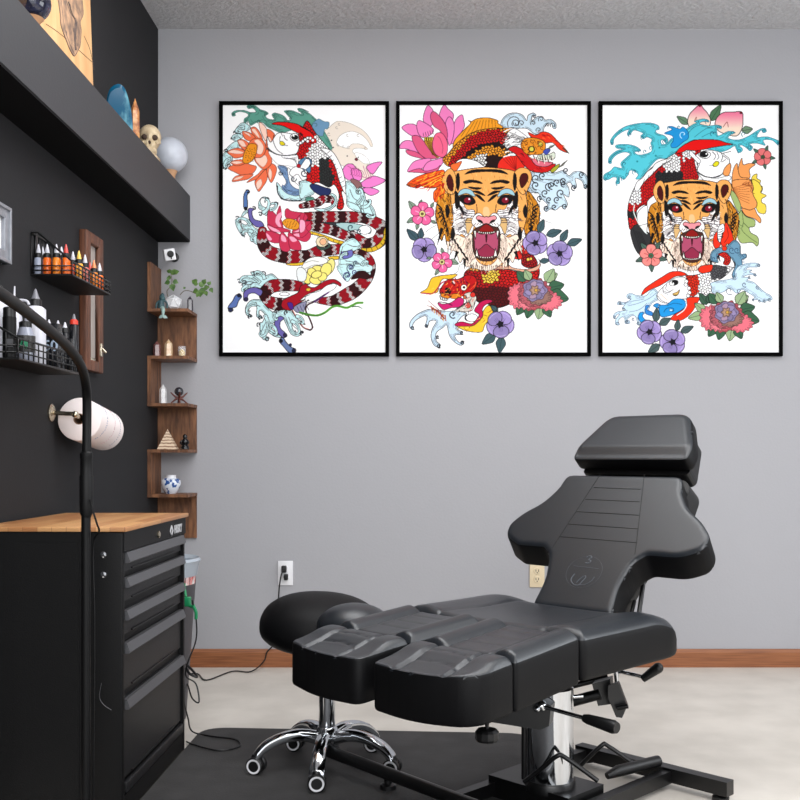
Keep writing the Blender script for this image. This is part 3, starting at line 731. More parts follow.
# black sphere on its stand
cc = Vector((sx(179, 4.60), 4.60, sz[2])); t = thing('black_orb', 'black stone sphere on a reddish branching wooden stand on the third shelf tier', 'orb', cc)
b = MB(); b.ball(cc+Z*.057, .0205, 24, 16); b.build('sphere', mat('black_stone', (44,44,50), .12, coat=.6), t)
b = MB()
for k in range(4):
    a = k*PI/2+.35; d = Vector((math.cos(a), math.sin(a), 0)); b.tube(cat([cc+d*.036+Z*.003, cc+d*.016+Z*.020, cc+d*.006*-1+Z*.028], 4), [.0035]*4+[.005]*5, 8)
    b.tube(cat([cc+Z*.026, cc+d*.018+Z*.034, cc+d*.038+Z*.053], 4), [.005]*5+[.004, .0035, .003, .002], 8)
b.build('stand', mat('redwood', (98,50,42), .4), t)
# striped pyramid
cc = Vector((sx(168, 4.605), 4.605, sz[3])); b = MB()
M['pyr'] = mat('striped_stone', (222,196,166), .5)
nt = M['pyr'].node_tree; wv = nt.nodes.new('ShaderNodeTexWave'); wv.bands_direction = 'Z'; wv.inputs['Scale'].default_value = 22; wv.inputs['Distortion'].default_value = 2.5; wv.inputs['Detail Scale'].default_value = 2
tc = nt.nodes.new('ShaderNodeTexCoord'); rp = nt.nodes.new('ShaderNodeValToRGB'); rp.color_ramp.elements[0].color = (*s2l((128,88,62)), 1); rp.color_ramp.elements[1].color = (*s2l((228,204,176)), 1); rp.color_ramp.elements[1].position = .5
nt.links.new(tc.outputs['Object'], wv.inputs[0]); nt.links.new(wv.outputs[0], rp.inputs[0]); nt.links.new(rp.outputs[0], nt.nodes['Principled BSDF'].inputs['Base Color'])
b.add([cc+Vector((x*.050, y*.05, 0)) for x, y in ((-.9, -.6), (.9, -.6), (.9, .7), (-.9, .7))]+[cc+Vector((x*.046, y*.046, .006)) for x, y in ((-.9, -.6), (.9, -.6), (.9, .7), (-.9, .7))]+[cc+Vector((-.002, 0, .095))], [(3,2,1,0),(0,1,5,4),(1,2,6,5),(2,3,7,6),(3,0,4,7),(4,5,8),(5,6,8),(6,7,8),(7,4,8)])
tag(b.build('stone_pyramid', M['pyr'], org=cc), 'cream and brown striped stone pyramid on the fourth shelf tier', 'ornament')
cc = Vector((sx(185, 4.605), 4.605, sz[3])); b = MB()
b.lathe([(.018, 0), (.019, .012), (.013, .022), (.016, .034), (.015, .044), (.009, .050), (.011, .057), (.009, .066), (.003, .071)], cc, n=20)
b.tube(cat([cc+Vector((-.012, -.004, .042)), cc+Vector((-.019, -.012, .03)), cc+Vector((-.006, -.018, .022))], 4), .004, 8); b.tube(cat([cc+Vector((.012, -.004, .042)), cc+Vector((.019, -.012, .03)), cc+Vector((.006, -.018, .022))], 4), .004, 8)
tag(b.build('black_figurine', mat('glossy_black', (20,20,22), .15), org=cc), 'glossy black seated figurine on the fourth shelf tier', 'figurine')
# porcelain jar
cc = Vector((sx(171, 4.60), 4.60, sz[4])); t = thing('porcelain_jar', 'blue and white porcelain jar on the fifth shelf tier', 'jar', cc)
M['porc'] = mat('blue_white_porcelain', (226,232,242), .15, rgb2=(52,88,150), vscale=46); M['porc'].node_tree.nodes['Color Ramp' if 'Color Ramp' in M['porc'].node_tree.nodes else 'ColorRamp'].color_ramp.elements[1].position = .50
rp = [n for n in M['porc'].node_tree.nodes if n.type == 'VALTORGB'][0]; rp.color_ramp.elements[0].position = .44; rp.color_ramp.elements[1].position = .47
b = MB(); b.lathe([(.022, 0), (.026, .004), (.038, .024), (.045, .045), (.043, .060), (.034, .070), (.024, .073)], cc, n=32); b.build('body', M['porc'], t)
b = MB(); b.lathe([(.023, .071), (.022, .083), (.024, .086), (.020, .086), (.018, .074)], cc, n=32); b.build('neck', M['white_pl'], t)

# ================================================================ paper towel holder
A0 = Vector((-1.135, 3.36, 1.121)); A1 = Vector((-1.135, 3.625, 1.089)); axd = (A1-A0).normalized()
t = thing('towel_holder', 'brushed nickel wall bracket with an arm holding the paper towel roll', 'holder', (XL, 3.33, 1.14))
fl = Vector((XL, 3.335, 1.141)); b = MB(); b.lathe([(.030, .0005), (.030, .006), (.024, .010), (.012, .013)], fl, (1, 0, 0), 28); b.build('wall_flange', M['nickel'], t)
b = MB(); b.tube(cat([fl+Vector((.01, 0, 0)), fl+Vector((.05, 0, -.003)), fl+Vector((.083, .0, -.006)), A0+Vector((0, .03, -.002)), A1+axd*.02], 6), .0075, 12); b.ball(fl+Vector((.083, -.002, -.006)), .012); b.build('arm', M['nickel'], t)
t = thing('paper_towel_roll', 'white paper towel roll hanging on the nickel bracket on the dark wall', 'paper towel', A0)
b = MB(); r_ = .073; b.lathe([(.019, .0), (.068, .0), (r_, .004), (r_, .262), (.068, .266), (.019, .266), (.019, 0)], A0, axd, 48); b.build('paper', M['paper'], t)
b = MB(); b.lathe([(.019, -.001), (.019, .267), (.0165, .267), (.0165, -.001), (.019, -.001)], A0, axd, 28); b.build('core', mat('cardboard', (128,98,78), .8), t)
# faint printed script around the roll
nx = Vector((1, 0, 0)); ny = axd.cross(nx).normalized()
for (h0, h1, m_, lo, hi) in ((.05, .10, mat('print_blue', (150,160,190), .9), -1.0, 1.2), (.14, .18, mat('print_pink', (220,180,190), .9), -1.1, 1.2), (.215, .235, mat('print_grey', (170,170,185), .9), -1.0, 1.0)):
    b = MB(); rn = random.Random(int(h0*1000)); a = lo
    while a < hi:
        L = rn.uniform(.03, .08); hh = h0+(h1-h0)*(a-lo)/(hi-lo)
        pts = [(a+L*k/5, hh+rn.uniform(-.006, .006)) for k in range(6)]
        b.tube([A0+axd*h+(nx*math.cos(-q_)+ny*math.sin(-q_))*(r_+.0001) for q_, h in pts], .0008, 4); a += L+rn.uniform(.02, .08)
    b.build('printed_script', m_, t)

# ================================================================ wall mirror and small frame
t = thing('wall_mirror', 'narrow brown wooden framed mirror hanging on the dark wall behind the baskets', 'mirror', (XL, 3.78, 1.58))
y0, y1, z0, z1 = 3.615, 3.81, 1.310, 1.818; fw = .05
b = MB()
for (a0, a1, c0, c1) in ((y0, y0+fw, z0, z1), (y1-fw, y1, z0, z1), (y0+fw, y1-fw, z0, z0+fw*.8), (y0+fw, y1-fw, z1-fw*.8, z1)): b.box((XL, a0, c0), (XL+.028, a1, c1), bev=.004)
b.build('frame', M['redwood'], t)
b = MB(); b.box((XL, y0+.03, z0+.03), (XL+.012, y1-.03, z1-.03)); b.build('glass', mat('pale_glass', (176,168,162), .15, spec=.6), t)
b = MB(); b.box((XL+.027, y1-fw+.0, 1.37), (XL+.036, y1-fw+.02, 1.42), bev=.003); b.tube([Vector((XL+.036, y1-fw+.01, 1.40)), Vector((XL+.05, y1-fw+.01, 1.385))], .005); b.build('clasp', M['nickel'], t)
b = MB(); b.box((XL+.012, y0+.07, 1.335), (XL+.022, y1-.07, 1.36), bev=.003); b.build('lower_clip', M['nickel'], t)
t = thing('picture_frame', 'small silver grey picture frame on the dark wall cut by the left photo edge', 'picture frame', (XL, 2.84, 1.65))
y0, y1, z0, z1 = 2.68, 2.955, 1.562, 1.728; fw = .036; b = MB()
def framebox(b, X0, X1, y0, y1, z0, z1, fw, be=.003):
    for (a0, a1, c0, c1) in ((y0, y0+fw, z0, z1), (y1-fw, y1, z0, z1), (y0+fw*.9, y1-fw*.9, z0, z0+fw), (y0+fw*.9, y1-fw*.9, z1-fw, z1)): b.box((X0, a0, c0), (X1, a1, c1), bev=be)
framebox(b, XL, XL+.02, y0, y1, z0, z1, fw); framebox(b, XL, XL+.026, y0, y1, z0, z1, .010, .002); b.build('frame', M['silver'], t)
b = MB(); b.box((XL, y0+.03, z0+.03), (XL+.008, y1-.03, z1-.03)); b.build('mat_board', M['white_pl'], t)
b = MB(); 
for k in range(4): b.box((XL+.008, y0+.07, z0+.058+k*.018), (XL+.0085, y1-.07-.02*(k % 2), z0+.061+k*.018))
b.build('printed_sheet', M['pull'], t)

# ================================================================ wire baskets with bottles
def basket(label, Y0, Y1, Xf, zb, zf, zk, nx_, nz, ny_):
    t = thing('wire_basket', label, 'basket', (XL, (Y0+Y1)/2, zb), 'wire baskets on the dark wall'); xb = XL+.004
    b = MB(); T_ = lambda *p: b.tube([Vector(q_) for q_ in p], .0022, 6)
    b.tube([(xb, Y0, zk), (xb+.02, Y0, zk), (Xf, Y0, zf), (Xf, Y1, zf), (xb+.02, Y1, zk), (xb, Y1, zk), (xb, Y0, zk)], .0032, 8)
    b.tube([(xb, Y0, zb), (Xf, Y0, zb), (Xf, Y1, zb), (xb, Y1, zb), (xb, Y0, zb)], .0032, 8)
    b.build('rim', M['blackmetal'], t)
    b = MB()
    for k in range(ny_+1):
        y = Y0+(Y1-Y0)*k/ny_; T_((Xf, y, zb), (Xf, y, zf)); T_((xb, y, zb), (xb, y, zk))
    for k in range(1, nz): z = zb+(zf-zb)*k/nz; T_((xb, Y0, z), (Xf, Y0, z), (Xf, Y1, z), (xb, Y1, z))
    for k in range(nx_+1):
        x = xb+(Xf-xb)*k/nx_; zt = zk+(zf-zk)*k/nx_
        for y in (Y0, Y1): T_((x, y, zb), (x, y, zt))
    b.build('wire_grid', M['blackmetal'], t)
    b = MB(); b.box((xb-.002, Y0, zb-.003), (Xf, Y1, zb+.002)); b.build('tray', M['matteblack'], t)
    for y in (Y0+.04, Y1-.04):
        b = MB(); b.box((XL, y-.008, zb), (xb+.002, y+.008, zk+.01), bev=.001); b.build('wall_hook', M['blackmetal'], t)
    return t
basket('upper black wire basket on the dark wall holding orange ink bottles', 3.16, 3.55, -1.09, 1.570, 1.612, 1.703, 4, 3, 12)
basket('lower black wire basket on the dark wall holding soap bottles and black boxes', 2.72, 3.235, -1.085, 1.262, 1.318, 1.385, 4, 3, 14)
def plastic(nm, rgb, r=.25): return mat(nm, rgb, r, spec=.6)
inkc = {'clear': plastic('clear_ink', (168,176,196)), 'orange': plastic('orange_ink', (244,110,30)), 'deep': plastic('deep_orange_ink', (236,78,22)), 'amber': plastic('amber_ink', (250,140,40)), 'red': plastic('red_ink', (214,52,34)), 'rose': plastic('rose_ink', (196,110,100)), 'yellow': plastic('yellow_ink', (250,170,60)), 'pale': plastic('pale_cap', (206,206,214)), 'redcap': plastic('red_tip', (206,70,64)), 'yelcap': plastic('yellow_tip', (240,196,90)), 'orcap': plastic('orange_tip', (232,140,90))}
zI = 1.5725
proto = thing('ink_bottle', '', 'bottle', (0, 0, 0), 'ink bottles in the upper wire basket')
b = MB(); b.lathe([(.012, 0), (.0135, .003), (.0135, .048), (.0115, .055), (.009, .059)], n=20); b.build('bottle_body', inkc['orange'], proto)
b = MB(); b.lathe([(.0122, .055), (.0122, .067), (.009, .070)], n=20); b.build('collar', M['blackplastic'], proto)
b = MB(); b.lathe([(.0082, .068), (.007, .078), (.002, .098), (.001, .099)], n=16); b.build('cone_tip', inkc['pale'], proto)
inks = [(35,'clear','pale','bluish clear ink bottle with pale tip, nearest end of the upper basket'),(41,'deep','pale','deep orange ink bottle second from the near end of the upper basket'),
 (46.5,'orange','pale','orange ink bottle with a pale tip, third from the near end of the upper basket'),(56,'amber','pale','amber orange ink bottle with pale tip beside the red bottle in the upper basket'),(61.5,'red','pale','red ink bottle in the upper basket'),
 (67,'orange','redcap','orange ink bottle with a thin red tip in the upper basket'),(73,'deep','pale','deep orange ink bottle with white tip just before the yellow-tipped one'),(79,'yellow','yelcap','yellow-orange ink bottle with a yellow tip in the upper basket'),
 (85,'rose','pale','dusty rose ink bottle in the upper basket'),(90,'clear','redcap','clear ink bottle with a small red tip near the far end of the upper basket'),(94,'amber','orcap','amber ink bottle with an orange tip in the upper basket'),(99.5,'orange','pale','orange ink bottle at the far end of the upper basket')]
inks = [(38.5,)+inks[0][1:], (42.5,)+inks[1][1:], (47.2,)+inks[2][1:], (56.5,)+inks[3][1:], (61.5,)+inks[4][1:], (66,)+inks[5][1:]]+inks[6:]
xs_ = [-1.2055, -1.2065, -1.178, -1.148, -1.146, -1.118, -1.135, -1.110, -1.112, -1.140, -1.112, -1.110]
for i, ((px, bc, tc_, lab), X) in enumerate(zip(inks, xs_)):
    Y = -X*1000/(417-px)
    if i == 0: o = proto; o.location = (X, Y, zI); o['label'] = lab
    else: o = dup(proto, (X, Y, zI), 0, lab)
    for ch in o.children:
        k = ch.name.split('.')[0]
        if k in ('bottle_body', 'cone_tip'):
            if i: ch.data = ch.data.copy()
            ch.data.materials[0] = inkc[bc if k == 'bottle_body' else tc_]
# lower basket contents
zB = 1.2645
def lb_(px, X): return Vector((X, -X*1000/(417-px), zB))
def bottle(name, label, c, r, h, m, cap, cap_h, capr, capm, extra=None, shoulder=.15):
    t = thing(name, label, 'bottle', c); b = MB()
    b.lathe([(r*.94, 0), (r, .004), (r, h*(1-shoulder)), (r*.8, h*(1-shoulder*.4)), (capr, h)], c, n=28); b.build('bottle_body', m, t)
    b = MB(); b.lathe([(capr*1.05, h-.004), (capr*1.05, h+cap_h), (capr*.8, h+cap_h+.003)], c, n=20); b.build('cap', capm, t)
    if extra: extra(t, c)
    return t
M['milk'] = mat('milky_plastic', (214,214,222), .3); M['clearp'] = mat('greyish_clear_plastic', (150,154,168), .15, spec=.7); M['green'] = mat('green_print', (40,130,92), .4); M['blabel'] = mat('dark_label', (44,42,40), .4)
bottle('white_bottle', 'white plastic bottle at the left photo edge in the lower basket', lb_(-2, -1.165), .028, .185, M['milk'], 0, .02, .012, M['blackplastic'])
def spot(t, c): 
    b = MB(); b.box(c+Vector((.000, -.0222, .03)), c+Vector((.018, -.0205, .052))); b.build('label_patch', M['pull'], t)
bottle('black_bottle', 'tall matte black cylindrical bottle in the lower basket', lb_(9.5, -1.118), .018, .118, M['matteblack'], 0, .02, .016, M['blackplastic'], spot, .04)
def lab(t, c):
    b = MB(); b.lathe([(.0272, .030), (.0272, .078)], c, n=28); b.build('label', M['blabel'], t)
    b = MB(); b.ball(c+Vector((.008, -.0265, .052)), (.010, .002, .012)); b.tube(cat([c+Vector((-.006, -.0285, .045)), c+Vector((.004, -.029, .062)), c+Vector((.014, -.027, .040)), c+Vector((.018, -.0245, .060))], 4), .002, 6); b.build('green_emblem', M['green'], t)
bottle('soap_bottle', 'clear bottle with a dark label and green emblem in the lower basket', lb_(25.5, -1.128), .0265, .105, M['clearp'], 0, .012, .017, M['blackplastic'], lab, .35)
def pump(t, c):
    b = MB(); b.tube(cat([P(33, 300, 2.93), P(29, 298.5, 2.93), P(22, 297, 2.93), P(15.5, 297.5, 2.93), P(14.5, 292, 2.93), P(15.5, 281, 2.93)], 5), [.004]*20+[.0035, .003, .003, .0025, .002, .0015], 8); b.build('bent_nozzle', M['milk'], t)
pb = lb_(23, -1.165)
def ptip(t, c):
    b = MB(); b.lathe([(.015, .196), (.010, .206), (.003, .228), (.0015, .230)], c, n=20); b.build('cone_tip', mat('smoky_tip', (120,120,126), .3), t)
bottle('white_wash_bottle', 'large white bottle with a grey cone tip in the lower basket', lb_(35.5, -1.135), .030, .178, M['milk'], 0, .018, .017, M['blackplastic'], ptip, .06)
t = bottle('squeeze_bottle', 'white wash bottle with a thin bent nozzle behind the soap bottle', lb_(14, -1.192), .024, .165, M['milk'], 0, .012, .012, M['milk'])
pc2 = Vector(t['_org']); b = MB()
b.tube(cat([pc2+Vector((0, 0, .175)), pc2+Vector((0, 0, .186)), pc2+Vector((.006, 0, .193)), pc2+Vector((.035, 0, .192)), pc2+Vector((.045, 0, .180))], 5), .004, 8)
b.tube([pc2+Vector((0, 0, .18)), pc2+Vector((.002, 0, .235))], [.0045, .002], 8); b.build('bent_nozzle', M['milk'], t)
M['blackbox'] = mat('glossy_black_carton', (22,23,27), .25)
def carton(px, X, w_, d_, h_, label, tip=None, txt=None):
    c = lb_(px, X); t = thing('bottle_carton', label, 'box', c)
    b = MB(); b.box(c+Vector((-w_/2, -d_/2, 0)), c+Vector((w_/2, d_/2, h_)), bev=.002); b.build('box_body', M['blackbox'], t)
    if txt:
        text_mesh('printed_number', txt, .046, (1, 0, 0), Z, c+Vector((.002, -d_/2-.0008, h_*.50)), mat('print_light_blue', (168,186,206), .4), t, .0004, .0008)
    return t
def smallb(px, X, h, label, capm, tipm):
    c = lb_(px, X); h = h*1.26; t = thing('ink_bottle', label, 'bottle', c)
    b = MB(); b.lathe([(.013, 0), (.014, .003), (.014, h-.04), (.010, h-.032)], c, n=18); b.build('bottle_body', M['blackbox'], t)
    b = MB(); b.lathe([(.0125, h-.034), (.0125, h-.022), (.009, h-.018)], c, n=18); b.build('collar', capm, t)
    b = MB(); b.lathe([(.008, h-.02), (.002, h)], c, n=14); b.build('cone_tip', tipm, t)
carton(52, -1.128, .052, .036, .140, 'glossy black carton printed with the number 50 in the lower basket', txt='50')
smallb(49, -1.170, .132, 'small dark bottle with a clear tip behind the carton printed 50', M['blackplastic'], M['milk'])
smallb(58, -1.150, .132, 'small dark bottle with a clear tip, middle of the row behind the cartons', M['blackplastic'], M['milk'])
smallb(65, -1.122, .126, 'small dark bottle with a short tip beside the red-collared bottle', M['blackplastic'], M['milk'])
smallb(61.0, -1.122, .100, 'small black bottle with a light tip standing in front of the carton row', M['blackplastic'], M['milk'])
smallb(74, -1.103, .150, 'dark bottle with a bright red collar at the far end of the lower basket', mat('bright_red_cap', (226,58,36), .35), mat('smoky_tip_b', (120,120,126), .3))
carton(69.5, -1.104, .026, .022, .105, 'small black carton at the far end of the lower basket')

# ================================================================ waste bin
wc = Vector((-.985, 3.78, 0)); t = thing('waste_bin', 'dark grey tapered waste bin with a clear liner behind the tool cabinet', 'bin', wc)
b = MB(); b.lathe([(.105, 0), (.11, .004), (.148, .555), (.140, .555), (.104, .012)], wc, n=36); b.build('bin_body', mat('bin_grey', (70,68,72), .5), t)
b = MB(); b.lathe([(.150, .545), (.158, .590), (.165, .602), (.158, .612), (.140, .600), (.138, .50)], wc, n=36); b.build('bin_liner', mat('clear_liner', (196,206,216), .2, alpha=.75), t)
b = MB(); 
vs = []; 
for z in (.515, .545):
    for k in range(13):
        a = -1.9+k*.16; r_ = .1425+(z-.5)*.068+.002; vs.append(wc+Vector((math.cos(a)*r_, math.sin(a)*r_, z)))
b.add(vs, [(k, k+1, 14+k, 13+k) for k in range(12)]); b.build('warning_sticker', mat('red_white_print', (214,70,62), .5, rgb2=(232,226,224), vscale=45), t)
c_ = P(188, 601, 3.60); b = MB(); b.box(c_+Vector((-.018, -.01, -.02)), c_+Vector((.010, .012, .015)), bev=.004); b.tube([c_+Vector((-.008, 0, .015)), c_+Vector((-.02, .02, .06))], .005); b.tube([c_+Vector((.0, 0, -.015)), P(193, 607, 3.59)], .006)
b.tube(cat([P(193, 605, 3.585), P(196, 612, 3.58), P(196, 619, 3.58)], 4), .006, 8)
tag(b.build('green_plug', mat('green_plastic', (30,140,88), .35)), 'small green plug on a black cord hanging beside the tool cabinet', 'plug')
# ================================================================ printed artworks, drawn as colour fields on the print surfaces
SS = 4
DOUBLE = {(206, 236, 238), (208,228,240), (206,228,244), (96,204,218), (104,166,150), (206,226,242), (128,158,196), (118,160,184)}
def jagged(pts, amp, step):
    # saw-tooth tufts along a closed outline
    out = []; n = len(pts); acc = 0; k = 0
    for i in range(n):
        x0, y0 = pts[i]; x1, y1 = pts[(i+1) % n]; L = math.hypot(x1-x0, y1-y0)
        if L < 1e-6: continue
        nx, ny = (y1-y0)/L, -(x1-x0)/L; m = max(1, int(L/step+.5)) if L > step*.6 else 1
        for j in range(m):
            t = j/m; s_ = amp*(1 if k % 2 else -.15)*(.6+.4*math.sin(k*2.3)); k += 1
            out.append((x0+(x1-x0)*t+nx*s_, y0+(y1-y0)*t+ny*s_))
    return out
def tile(ox, oy, s): return lambda pts: [(ox+x/s, oy+y/s) for x, y in pts]
class Art:
    def __init__(s, x0, y0, x1, y1):
        s.x0, s.y0 = x0, y0; s.W = int(round((x1-x0)*SS)); s.H = int(round((y1-y0)*SS)); s.w = (x1-x0); s.h = (y1-y0)
        s.im = np.ones((s.H, s.W, 3))
    def g(s, pts, pad=2):
        a = (np.array(pts, float)-(s.x0, s.y0))*SS
        bx0, by0 = np.floor(a.min(0)-pad*SS).astype(int); bx1, by1 = np.ceil(a.max(0)+pad*SS).astype(int)
        bx0, by0 = max(bx0, 0), max(by0, 0); bx1, by1 = min(bx1, s.W), min(by1, s.H)
        if bx1 <= bx0 or by1 <= by0: return None
        X, Y = np.meshgrid(np.arange(bx0, bx1)+.5, np.arange(by0, by1)+.5)
        return a, X, Y, (slice(by0, by1), slice(bx0, bx1))
    def inside(s, a, X, Y):
        m = np.zeros(X.shape, bool); n = len(a)
        for i in range(n):
            x1, y1 = a[i]; x2, y2 = a[(i+1) % n]
            if y1 == y2: continue
            c = (y1 > Y) != (y2 > Y)
            m ^= c & (X < (x2-x1)*(Y-y1)/(y2-y1)+x1)
        return m
    def dist(s, a, X, Y, closed=False):
        d = np.full(X.shape, 1e9); n = len(a)
        for i in range(n if closed else n-1):
            p = a[i]; q = a[(i+1) % n]; e = q-p; L = max(e @ e, 1e-9)
            t = np.clip(((X-p[0])*e[0]+(Y-p[1])*e[1])/L, 0, 1)
            d = np.minimum(d, (X-p[0]-t*e[0])**2+(Y-p[1]-t*e[1])**2)
        return np.sqrt(d)
    def fill(s, pts, col, lw=.5, lc=(22,18,20), smooth=5, pat=None, jag=0, jn=1.6):
        if smooth: pts = cat(pts, smooth, True)
        if jag: pts = jagged(pts, jag, jn)
        r = s.g(pts)
        if r is None: return
        a, X, Y, sl = r; m = s.inside(a, X, Y); v = s.im[sl]
        if pat is not None:
            c = pat(X/SS+s.x0, Y/SS+s.y0); v[m] = c[m]
        else: v[m] = np.array(col)/255
        if lw:
            ds = s.dist(a, X, Y, True)
            if tuple(col) in DOUBLE:
                q = m & (ds > 1.15*SS) & (ds < 1.5*SS) & (np.sin(X*.11+Y*.07) > -.45); v[q] = v[q]*.35
                q = m & (ds > 2.6*SS) & (ds < 2.85*SS) & (np.sin(X*.09-Y*.12) > .25); v[q] = v[q]*.5
            v[ds < lw*SS/2] = np.array(lc)/255
    def fur(s, pts, n, L, ang, cols, w=.4, seed=1, spread=.3, smooth=5):
        if smooth: pts = cat(pts, smooth, True)
        rn = random.Random(seed); a = np.array(pts); lo, hi = a.min(0), a.max(0)
        for _ in range(n):
            x = rn.uniform(lo[0], hi[0]); y = rn.uniform(lo[1], hi[1])
            if not s.inside(a, np.array([[x]]), np.array([[y]]))[0, 0]: continue
            t = (ang(x, y) if callable(ang) else ang)+rn.uniform(-spread, spread); l = L*rn.uniform(.5, 1.2); c = rn.choice(cols)
            s.line([(x, y), (x+math.cos(t)*l*.5+math.sin(t)*l*.1, y+math.sin(t)*l*.5-math.cos(t)*l*.1), (x+math.cos(t)*l, y+math.sin(t)*l)], w*rn.uniform(.8, 1.6), c, 3, w*.4)
    def line(s, pts, w=.5, col=(22,18,20), smooth=5, w2=None):
        if smooth and len(pts) > 2: pts = cat(pts, smooth)
        r = s.g(pts)
        if r is None: return
        a, X, Y, sl = r; v = s.im[sl]
        if w2 is None: v[s.dist(a, X, Y) < w*SS/2] = np.array(col)/255; return
        n = len(a)-1
        for i in range(n):
            ww = w+(w2-w)*i/max(n-1, 1)
            v[s.dist(a[i:i+2], X, Y) < ww*SS/2] = np.array(col)/255
    def dot(s, c, r, col, lw=.4, ry=None, rot=0):
        ry = ry or r; cr, sr = math.cos(rot), math.sin(rot)
        s.fill([(c[0]+r*math.cos(t)*cr-ry*math.sin(t)*sr, c[1]+r*math.cos(t)*sr+ry*math.sin(t)*cr) for t in np.linspace(0, 2*PI, 18)[:-1]], col, lw, smooth=0)
    def curl(s, c, r, a0, turns, w=1.2, col=(22,18,20)):
        n = 22; s.line([(c[0]+r*(1-k/n*.85)*math.cos(a0+turns*2*PI*k/n), c[1]+r*(1-k/n*.85)*math.sin(a0+turns*2*PI*k/n)) for k in range(n+1)], w, col, 0)
    def hook(s, p0, p1, bend, w, fillc, lw=.45):   # a tapering curl of foam from p0 hooking at p1
        p0 = np.array(p0, float); p1 = np.array(p1, float); d = p1-p0; L = np.linalg.norm(d); n = np.array([-d[1], d[0]])/L
        ctr = [p0, p0+d*.4+n*bend*L*.45, p0+d*.85+n*bend*L*.35, p1, p1-n*bend*L*.22-d*.10, p1-n*bend*L*.15-d*.26]
        c = np.array(cat([tuple(q) for q in ctr], 6)); m = len(c); ln_ = []; rn = []
        for i in range(m):
            t = c[min(i+1, m-1)]-c[max(i-1, 0)]; t = t/(np.linalg.norm(t)+1e-9); k = w*(1-i/m)*.5+.25
            ln_.append(tuple(c[i]+np.array([-t[1], t[0]])*k)); rn.append(tuple(c[i]-np.array([-t[1], t[0]])*k))
        s.fill(ln_+rn[::-1], fillc, lw, smooth=0)
def cells(size, colfn, ang=0, line=.13, lc=(24,18,20), asp=1.0):
    def pat(X, Y):
        X = X+.45*np.sin(Y*1.3+X*.4); Y = Y+.4*np.sin(X*1.1); ca, sa = math.cos(ang), math.sin(ang); u = (X*ca+Y*sa)/size; v = (-X*sa+Y*ca)/size/asp
        best = np.full(X.shape, 1e9); sec = np.full(X.shape, 1e9); bu = np.zeros(X.shape); bv = np.zeros(X.shape)
        r0 = np.floor(v/.86)
        for dr in (-1, 0, 1, 2):
            r = r0+dr; off = (r % 2)*.5; c0 = np.floor(u-off)
            for dc in (0, 1):
                cu = c0+dc+off; cv = r*.86; d = np.hypot(u-cu, v-cv)
                nb = d < best; sec = np.where(nb, best, np.minimum(sec, d)); bu = np.where(nb, cu, bu); bv = np.where(nb, cv, bv); best = np.where(nb, d, best)
        cx = (bu*ca-bv*asp*sa)*size; cy = (bu*sa+bv*asp*ca)*size
        col = colfn(cx, cy)/255
        h = np.sin(bu*12.9+bv*78.2)*43758.5; h = h-np.floor(h); col = np.clip(col*(1+.12*(h[..., None]-.5)), 0, 1)
        col[(sec-best) < line] = np.array(lc)/255
        return col
    return pat
def cc_(c): return lambda x, y: np.ones(x.shape+(3,))*np.array(c, float)
def flower(a, c, R, n, col, cc, rot=0, ccr=.25, edge=(22,18,20), wide=.62, lw=.45, col2=None):
    for k in range(n):
        t = rot+k*2*PI/n; d = np.array([math.cos(t), math.sin(t)]); s_ = np.array([-d[1], d[0]]); c0 = np.array(c)
        a.fill([tuple(c0+d*R*f+s_*R*g) for f, g in ((.05, -.08), (.5, -wide*.62), (.88, -wide*.5), (1.0, 0), (.88, wide*.5), (.5, wide*.62), (.05, .08))], col, lw, edge)
        if col2: a.line([tuple(c0+d*R*.3), tuple(c0+d*R*.6)], .9, col2, 0)
    a.dot(c, R*ccr, cc, .4)
    if ccr > .2: a.dot(c, R*ccr*.4, (120,100,60), .3)
def leafp(a, p0, p1, w, col, lw=.45):
    p0 = np.array(p0); p1 = np.array(p1); d = p1-p0; n = np.array([-d[1], d[0]])*w
    a.fill([tuple(p0), tuple(p0+d*.35+n), tuple(p0+d*.75+n*.6), tuple(p1), tuple(p0+d*.75-n*.6), tuple(p0+d*.35-n)], col, lw)
    a.line([tuple(p0), tuple(p1)], .35, (40,60,60), 0)
TEAL = (104,166,150); FOAM = (206,236,238); BLUEG = (128,158,196); PURP = (118,110,178); LC = (20,16,20)
